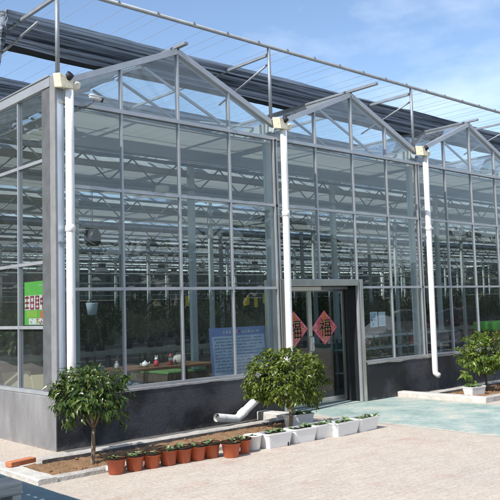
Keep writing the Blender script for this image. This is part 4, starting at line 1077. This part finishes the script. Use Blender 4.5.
# yellow sticky traps
trap = None
for (x, y, z) in ((5.12, 4.0, 1.95), (6.87, 4.0, 1.94), (7.11, 4.0, 1.88), (7.37, 4.0, 1.97), (9.6, 7.2, 1.95), (12.4, 7.4, 1.9), (8.2, 9.6, 1.98), (14.6, 9.4, 1.9), (4.4, 9.7, 1.9)):
    if trap is None:
        trap = thing('sticky_trap', 'small yellow sticky trap card hanging on a string inside the greenhouse', 'trap', (x, y, z), .3, 'yellow sticky traps')
        mb = MB(); mb.box(-.055, .055, -.003, .003, -.11, .11); mb.build('card', M['yellow'], trap)
        mb = MB(); mb.tube([(0, 0, .11), (0, 0, 1.0)], .004, 4); mb.build('string', M['black'], trap)
    else: dup(trap, (x, y, z), rng.uniform(-.5, .5))

# display table with small wares by the first window bay
t = thing('display_table', 'long wooden display table behind the left front window', 'table', (2.35, 1.55, 0.004))
mb = MB(); mb.box(-1.5, 1.2, -.42, .42, .80, .845); mb.build('tabletop', M['wood'], t, bevel=.005)
for sx in (-1.4, 1.1):
    for sy in (-.34, .34): mb = MB(); mb.box(sx - .035, sx + .035, sy - .035, sy + .035, 0, .80); mb.build('leg', M['wood'], t)
TZ = .850
def ware(name, label, cat, x, y, parts):
    t = thing(name, label, cat, (x, y, TZ)); t.scale = (.74, .74, .74)
    for nm, m, fn in parts:
        mb = MB(); fn(mb); mb.build(nm, M[m], t)
ware('teapot', 'squat white teapot on the display table', 'teapot', 2.26, 1.38, [('body', 'whiteplastic', lambda b: b.lathe([(.05, 0), (.085, .04), (.08, .08), (.045, .11), (.02, .125), (.012, .14)], seg=16)), ('spout', 'whiteplastic', lambda b: b.tube([(.07, 0, .05), (.115, 0, .08), (.13, 0, .11)], [.02, .014, .01], 8)), ('handle', 'whiteplastic', lambda b: b.tube([(-.075, 0, .09), (-.125, 0, .08), (-.12, 0, .035), (-.08, 0, .03)], .009, 7))])
ware('figurine', 'red and white rabbit-like figurine on the display table', 'figurine', 2.47, 1.36, [('body', 'red', lambda b: b.lathe([(.05, 0), (.065, .05), (.05, .11), (.03, .13)], seg=14)), ('head', 'white', lambda b: b.lathe([(.015, .125), (.04, .15), (.038, .18), (.012, .2)], seg=12)), ('ear', 'white', lambda b: b.tube([(-.02, 0, .19), (-.028, 0, .24)], [.011, .006], 6)), ('ear', 'white', lambda b: b.tube([(.02, 0, .19), (.028, 0, .24)], [.011, .006], 6))])
def lath(b, pr, seg=14, sx=1, sy=1, c=(0, 0, 0)): b.lathe(pr, c, seg, 0, sx, sy)
ware('gift_figure', 'red figure with green and white top beside the grey basket', 'figurine', 2.80, 1.42, [('body', 'red', lambda b: b.lathe([(.06, 0), (.07, .04), (.05, .09)], seg=14)), ('shirt', 'white', lambda b: b.lathe([(.05, .09), (.052, .14), (.03, .17)], seg=14)), ('hat', 'red', lambda b: b.lathe([(.035, .171), (.04, .2), (.01, .25)], seg=12)), ('scarf', 'teal_pl', lambda b: b.lathe([(.045, .15), (.058, .155), (.058, .17), (.04, .175)], seg=12))])
ware('basket', 'rounded grey basket at the right of the display table', 'basket', 3.02, 1.47, [('bowl', 'oldwood', lambda b: b.lathe([(.10, 0), (.13, .05), (.135, .12), (.11, .18), (.05, .205)], seg=18, sx=1.2)), ('handle', 'grey', lambda b: b.tube([(-.14, 0, .13), (-.08, 0, .24), (.08, 0, .24), (.14, 0, .13)], .008, 6))])
ware('blue_box', 'small sky blue box on the display table', 'box', 1.42, 1.38, [('box', 'skyblue', lambda b: b.box(-.075, .075, -.05, .05, 0, .09)), ('lid', 'white', lambda b: b.box(-.08, .08, -.055, .055, .091, .108))])
ware('vase', 'pale vase beside the blue box on the display table', 'vase', 1.74, 1.40, [('body', 'mortar', lambda b: b.lathe([(.04, 0), (.07, .05), (.05, .12), (.028, .16), (.04, .18)], seg=14)), ('stem', 'gold', lambda b: b.tube([(0, 0, .17), (.01, 0, .24), (.03, .0, .3)], .006, 5))])
# low tray with orange and white goods just behind the glass
t = thing('tray', 'low tray of orange and white goods behind the window next to the corner tree', 'tray', (1.25, .55, .62), 0)
mb = MB(); mb.box(-.32, .45, -.16, .16, 0, .03); mb.build('tray_base', M['wood'], t)
mb = MB(); mb.box(-.05, .05, -.05, .05, .031, .20); mb.build('carton', M['orange'], t, loc=(-.2, 0, 0), rotz=.3)
mb = MB(); mb.lathe([(.05, .031), (.10, .06), (.09, .12), (.03, .15)], seg=14, sx=1.3); mb.build('bag', M['white'], t, loc=(.05, -.02, 0))
mb = MB(); mb.lathe([(.04, .031), (.06, .05), (.02, .08)], seg=12, sx=1.6); mb.build('bag', M['white'], t, loc=(.3, .02, 0))
for sx in (-.28, .41):
    mb = MB(); mb.box(sx - .03, sx + .03, -.13, .13, -.615, -.001); mb.build('leg', M['wood'], t)
# green turf and turquoise stand by the entrance, desk behind the doors
mb = MB(); mb.quad([(6.0, 4.0, .012), (11.5, 4.0, .012), (11.5, 7.4, .012), (6.0, 7.4, .012)]); o = mb.build('turf_mat', M['green']); struct(o)
t = thing('low_hedge_box', 'low raised box of green turf behind the second window', 'planter', (4.35, 2.75, .004))
mb = MB(); mb.box(-1.1, 1.1, -.6, .6, 0, .60); mb.build('box', M['barkdark'], t)
mb = MB(); mb.box(-1.08, 1.08, -.58, .58, .601, .655); mb.build('turf', M['green'], t, bevel=.02)
t = thing('reception_desk', 'brown wooden reception desk inside the entrance', 'desk', (7.4, 2.3, .004), R(-8))
mb = MB(); mb.box(-.9, .7, -.3, .3, 0, .70); mb.build('cabinet', M['wood'], t); mb = MB(); mb.box(-.95, .75, -.34, .34, .701, .74); mb.build('desktop', M['wood'], t, bevel=.006)
t = thing('teal_crate', 'teal plastic crate on the reception desk', 'crate', (7.55, 2.25, .745), R(-8))
mb = MB(); mb.box(-.28, .28, -.18, .18, 0, .17); mb.build('shell', M['teal_pl'], t, bevel=.01)
mb = MB(); mb.box(-.29, .29, -.19, .19, .171, .195); mb.build('rim', M['teal_pl'], t)
# shelf with goods behind the right windows
t = thing('steel_shelf', 'low steel shelf with goods behind the windows right of the door', 'shelf', (8.9, 1.3, .004))
for z in (.35, .82, 1.06):
    mb = MB(); mb.box(-1.9, 2.0, -.22, .22, z, z + .025); mb.build('shelf_board', M['inner'], t)
for sx in (-1.85, .0, 1.95):
    for sy in (-.2, .2): mb = MB(); mb.box(sx - .02, sx + .02, sy - .02, sy + .02, 0, 1.1); mb.build('leg', M['galvdark'], t)
r = random.Random(77)
for i, (nm, mm, lab) in enumerate((('magenta_ball', 'pink', 'round pink pot on the steel shelf right of the door'), ('red_basin', 'red', 'red basin on the steel shelf, behind the third downpipe'), ('white_jar', 'white', 'white jar on the steel shelf near the third downpipe'), ('green_jar', 'teal_pl', 'dark green jar on the steel shelf next to the pink pot'), ('grey_tub', 'grey', 'grey tub at the right end of the steel shelf'))):
    x = (7.65, 9.3, 9.62, 7.3, 10.5)[i]
    t = thing(nm, lab, 'pot' if i < 1 else 'jar' if i in (2, 3) else 'basin', (x, 1.25, .852))
    mb = MB(); mb.lathe([(.08, 0), (.12, .05), (.13, .11), (.10, .16)], seg=16); mb.build('body', M[mm], t)
    mb = MB(); mb.lathe([(.105, .161), (.11, .165), (.108, .18), (.02, .19)], seg=16); mb.build('lid', M[mm], t)

t = thing('lattice_crate', 'red lattice crate under a bright green cover behind the far right window', 'crate', (11.6, .55, .004))  # interior block added in place of a red and green reflection
mb = MB(); mb.box(-.55, .75, -.3, .3, 0, .62); mb.build('stand', M['grey'], t)
mb = MB()
for z in (.64, .76, .88, 1.0): mb.box(-.55, .75, -.30, -.28, z, z + .05)
for k in range(10): mb.box(-.55 + k * .14, -.50 + k * .14, -.297, -.283, .622, 1.05)
mb.box(-.54, .74, -.27, .29, .625, 1.03, 1); mb.build('crate_body', [M['red'], M['black']], t)
mb = MB(); mb.box(-.5, .72, -.31, .3, 1.052, 1.27); mb.build('cover', M['limegreen'], t, bevel=.05)
# tan slanted chairs behind the left wall
def tan_chair(label, y):
    t = thing('lounge_chair', label, 'chair', (0.50, y, .004), R(-12), 'tan chairs behind the left wall')
    mb = MB(); mb.bar((0, -.13, .44), (0, .13, .86), .42, .06); mb.build('backrest', M['tan'], t, bevel=.012)
    mb = MB(); mb.bar((0, -.06, .44), (0, .20, .845), .38, .03); mb.build('back_board', M['tandark'], t)
    mb = MB(); mb.box(-.21, .21, -.66, -.17, .36, .44); mb.build('seat', M['tan'], t, bevel=.015)
    for sx in (-.18, .18):
        for sy in (-.60, -.22): mb = MB(); mb.box(sx - .02, sx + .02, sy - .02, sy + .02, 0, .36); mb.build('leg', M['tandark'], t)
    return t
tan_chair('tan lounge chair behind the left wall, the one nearer the building corner', 1.30)
tan_chair('tan lounge chair behind the left wall, the one farther from the corner', 2.25)

# circulation fan, lamp and bucket hanging inside
t = thing('circulation_fan', 'dark drum fan hanging inside behind the first window bay', 'fan', (2.30, 3.05, 3.11), R(30))
t.scale = (.66, .66, .66)
mb = MB(); mb.tube([(0, -.13, 0), (0, .13, 0)], .235, 24, cap=False); mb.tube([(0, -.11, 0), (0, .12, 0)], .215, 24); mb.build('drum', M['fan'], t)
mb = MB(); mb.tube([(0, 0, .23), (0, 0, 1.45)], .012, 6); mb.build('hanger', M['galvdark'], t)
mb = MB()
for k in range(6): mb.bar((-.2 * math.cos(k * math.pi / 6), -.135, -.2 * math.sin(k * math.pi / 6)), (.2 * math.cos(k * math.pi / 6), -.135, .2 * math.sin(k * math.pi / 6)), .006, .006)
mb.build('guard', M['black'], t)
t = thing('ceiling_camera', 'whitish rounded camera hanging from the first girder inside', 'camera', (3.28, 2.24, 3.98))
mb = MB(); mb.lathe([(.02, -.1), (.09, -.06), (.11, 0), (.10, .05), (.03, .06)], seg=18, sx=1.3); mb.build('housing', M['white'], t)
mb = MB(); mb.lathe([(.01, -.125), (.045, -.105), (.05, -.09)], seg=14); mb.build('lens', M['black'], t)
t = thing('hanging_bucket', 'pale bucket hanging low behind the first window pane', 'bucket', (2.3, 3.1, 1.72))
mb = MB(); mb.lathe([(.08, 0), (.11, .2), (.115, .21), (.09, .2)], seg=18); mb.build('pail', M['paper'], t)
mb = MB(); mb.tube([(-.11, 0, .2), (0, 0, .36), (.11, 0, .2)], .005, 5); mb.tube([(0, 0, .36), (0, 0, 2.3)], .004, 4); mb.build('wire_handle', M['galvdark'], t)

# ------------------------------------------------------------------ what the glass mirrors: cars and trees across the yard
def car(label, x, y, rotz, paint):
    t = thing('parked_car', label, 'car', (x, y, 0), rotz, 'cars parked across the yard')
    prof = [(-2.15, .35), (-2.2, .62), (-2.1, .86), (-1.2, .96), (-.62, 1.38), (-.2, 1.46), (.7, 1.45), (1.25, 1.25), (1.75, 1.0), (2.1, .95), (2.18, .6), (2.1, .33)]
    mb = MB(); ws = [.84, .86, .86, .82, .66, .62, .62, .66, .80, .84, .86, .84]
    n = len(prof); L_ = [(p[0], -w, p[1]) for p, w in zip(prof, ws)]; R_ = [(p[0], w, p[1]) for p, w in zip(prof, ws)]
    for i in range(n):
        j = (i + 1) % n; mb.quad([L_[j], L_[i], R_[i], R_[j]], 0)
    mb.quad(L_); mb.quad(R_[::-1])
    mb.build('body', M[paint], t, bevel=.05)
    for s_ in (-1, 1):
        mb = MB(); P_ = [(-.98, .99), (-.56, 1.33), (-.2, 1.40), (.66, 1.39), (1.15, 1.20), (1.30, 1.02)]
        W_ = [.845, .70, .665, .665, .70, .81]
        q = [(p[0], s_ * (w + .012), p[1]) for p, w in zip(P_, W_)]; mb.quad(q if s_ < 0 else q[::-1]); mb.quad([(a, b - s_ * .02, c) for a, b, c in (q[::-1] if s_ < 0 else q)]); mb.build('side_window', M['carglass'], t)
        for wx in (-1.35, 1.35):
            mb = MB(); mb.tube([(wx, s_ * .72, .32), (wx, s_ * .89, .32)], .32, 20); w = mb.build('wheel', M['black'], t)
            mb = MB(); mb.tube([(wx, s_ * .88, .32), (wx, s_ * .905, .32)], .19, 16); mb.build('rim', M['carsilver'], w)
        mb = MB(); mb.box(-2.22, -2.12, s_ * .62 - .14, s_ * .62 + .14, .62, .76); mb.build('headlight', M['lamp'], t, bevel=.02)
    mb = MB(); mb.quad([(-1.17, -.74, .995), (-.66, -.60, 1.38), (-.66, .60, 1.38), (-1.17, .74, .995)]); mb.quad([(-1.16, -.74, .975), (-1.16, .74, .975), (-.65, .60, 1.36), (-.65, -.60, 1.36)]); mb.build('windscreen', M['carglass'], t)
    return t
car('maroon car parked across the yard between the silver and dark ones', 21.6, -8.0, R(4), 'carred')
car('silver car parked across the yard, mirrored beside the door', 16.4, -7.2, R(176), 'carsilver')
car('dark car parked across the yard, mirrored in the right windows', 26.6, -8.2, R(5), 'cardark')
yt = None
for i, x in enumerate((2, 9, 15, 21, 27, 33, 39, 46, 54, -6, -13, -100, -101, -102, -103, -104)):
    y = -25 + 1.5 * math.sin(i * 2.1)
    if x <= -100: x, y = ((-9, 25), (-14, 33), (-21, 38), (-12, 43), (-7, 36))[-100 - x]
    if yt is None:
        yt = make_tree('yard_tree', 'tall dark tree on the far side of the yard, mirrored in the glass', (x, y, 0), .16, 1.6, (0, 0), (0, 0, 3.2), (3.6, 3.2, 2.6), 160, 9, .8, .42, M['leafA'], M['barkdark'], 51, droop=.5, gap=-.2)
        yt['group'] = 'trees across the yard'
    else: dup(yt, (x, y, 0), i * 1.3, scale=(2.2 if y > 0 else 1) + .15 * math.sin(i * 1.9))

# ------------------------------------------------------------------ light, sky
SUN_EL, SUN_AZ = R(46), math.atan2(-math.cos(R(10)), -math.sin(R(10)))     # azimuth clockwise from +Y
sd = Vector((math.sin(SUN_AZ) * math.cos(SUN_EL), math.cos(SUN_AZ) * math.cos(SUN_EL), math.sin(SUN_EL)))
su = bpy.data.lights.new('sun', 'SUN'); su.energy = 4.4; su.angle = R(0.5); su.color = (1.0, 0.955, 0.88)
so = bpy.data.objects.new('sun', su); COL.objects.link(so); so.rotation_euler = (-sd).to_track_quat('-Z', 'Y').to_euler(); so.location = (-20, -10, 30)
W = bpy.data.worlds.new('World'); S.world = W; W.use_nodes = True
N, L = W.node_tree.nodes, W.node_tree.links; N.clear()
out = N.new('ShaderNodeOutputWorld'); bg = N.new('ShaderNodeBackground'); sky = N.new('ShaderNodeTexSky')
sky.sky_type = 'NISHITA'; sky.sun_disc = False; sky.sun_elevation = SUN_EL; sky.sun_rotation = SUN_AZ; sky.air_density = 1.0; sky.dust_density = 0.6; sky.ozone_density = 2.0
tc = N.new('ShaderNodeTexCoord'); mp = N.new('ShaderNodeMapping'); mp.inputs['Scale'].default_value = (1.0, 1.0, 2.6); mp.inputs['Location'].default_value = (0.35, 0.1, 0.0)
nz = N.new('ShaderNodeTexNoise'); nz.inputs['Scale'].default_value = 1.7; nz.inputs['Detail'].default_value = 9; nz.inputs['Roughness'].default_value = 0.55
cr = N.new('ShaderNodeValToRGB'); cr.color_ramp.elements[0].position = 0.44; cr.color_ramp.elements[1].position = 0.84
cr.color_ramp.elements[0].color = (0, 0, 0, 1); cr.color_ramp.elements[1].color = (0.85, 0.85, 0.85, 1)
mx = N.new('ShaderNodeMix'); mx.data_type = 'RGBA'; mx.inputs['B'].default_value = (8.2, 8.6, 9.2, 1)
L.new(tc.outputs['Generated'], mp.inputs['Vector']); L.new(mp.outputs[0], nz.inputs['Vector']); L.new(nz.outputs['Fac'], cr.inputs[0])
L.new(cr.outputs[0], mx.inputs['Factor']); L.new(sky.outputs[0], mx.inputs['A']); L.new(mx.outputs['Result'], bg.inputs['Color'])
bg.inputs['Strength'].default_value = 0.15; L.new(bg.outputs[0], out.inputs['Surface'])

# ------------------------------------------------------------------ camera
cam = bpy.data.cameras.new('camera'); co = bpy.data.objects.new('camera', cam); COL.objects.link(co)
F_, CX, CY = 764.1, 8.81, -9.0
cam.sensor_width = 36; cam.lens = F_ / 500 * 36; cam.clip_end = 1000; cam.clip_start = 0.05
cam.shift_x = -CX / 500; cam.shift_y = CY / 500
rt, up, fw = Vector((0.73801582, -0.67405841, -0.03127163)), Vector((-0.03660338, -0.08626538, 0.99559956)), Vector((0.67378991, 0.73362358, 0.08833803))
co.matrix_world = Matrix.Translation((-4.80864, -9.13978, 1.73389)) @ Matrix((rt, up, -fw)).transposed().to_4x4()
S.camera = co

S.view_settings.view_transform = 'Standard'; S.view_settings.look = 'None'; S.view_settings.gamma = 1; S.view_settings.use_curve_mapping = False
S.view_settings.exposure = 0.48
S.render.engine = 'CYCLES'
cy = S.cycles
cy.use_denoising = True
try: cy.denoiser = 'OPENIMAGEDENOISE'
except Exception: pass
cy.max_bounces = 10; cy.transparent_max_bounces = 40; cy.diffuse_bounces = 3; cy.glossy_bounces = 4; cy.transmission_bounces = 6
cy.caustics_reflective = False; cy.caustics_refractive = False; cy.sample_clamp_indirect = 6
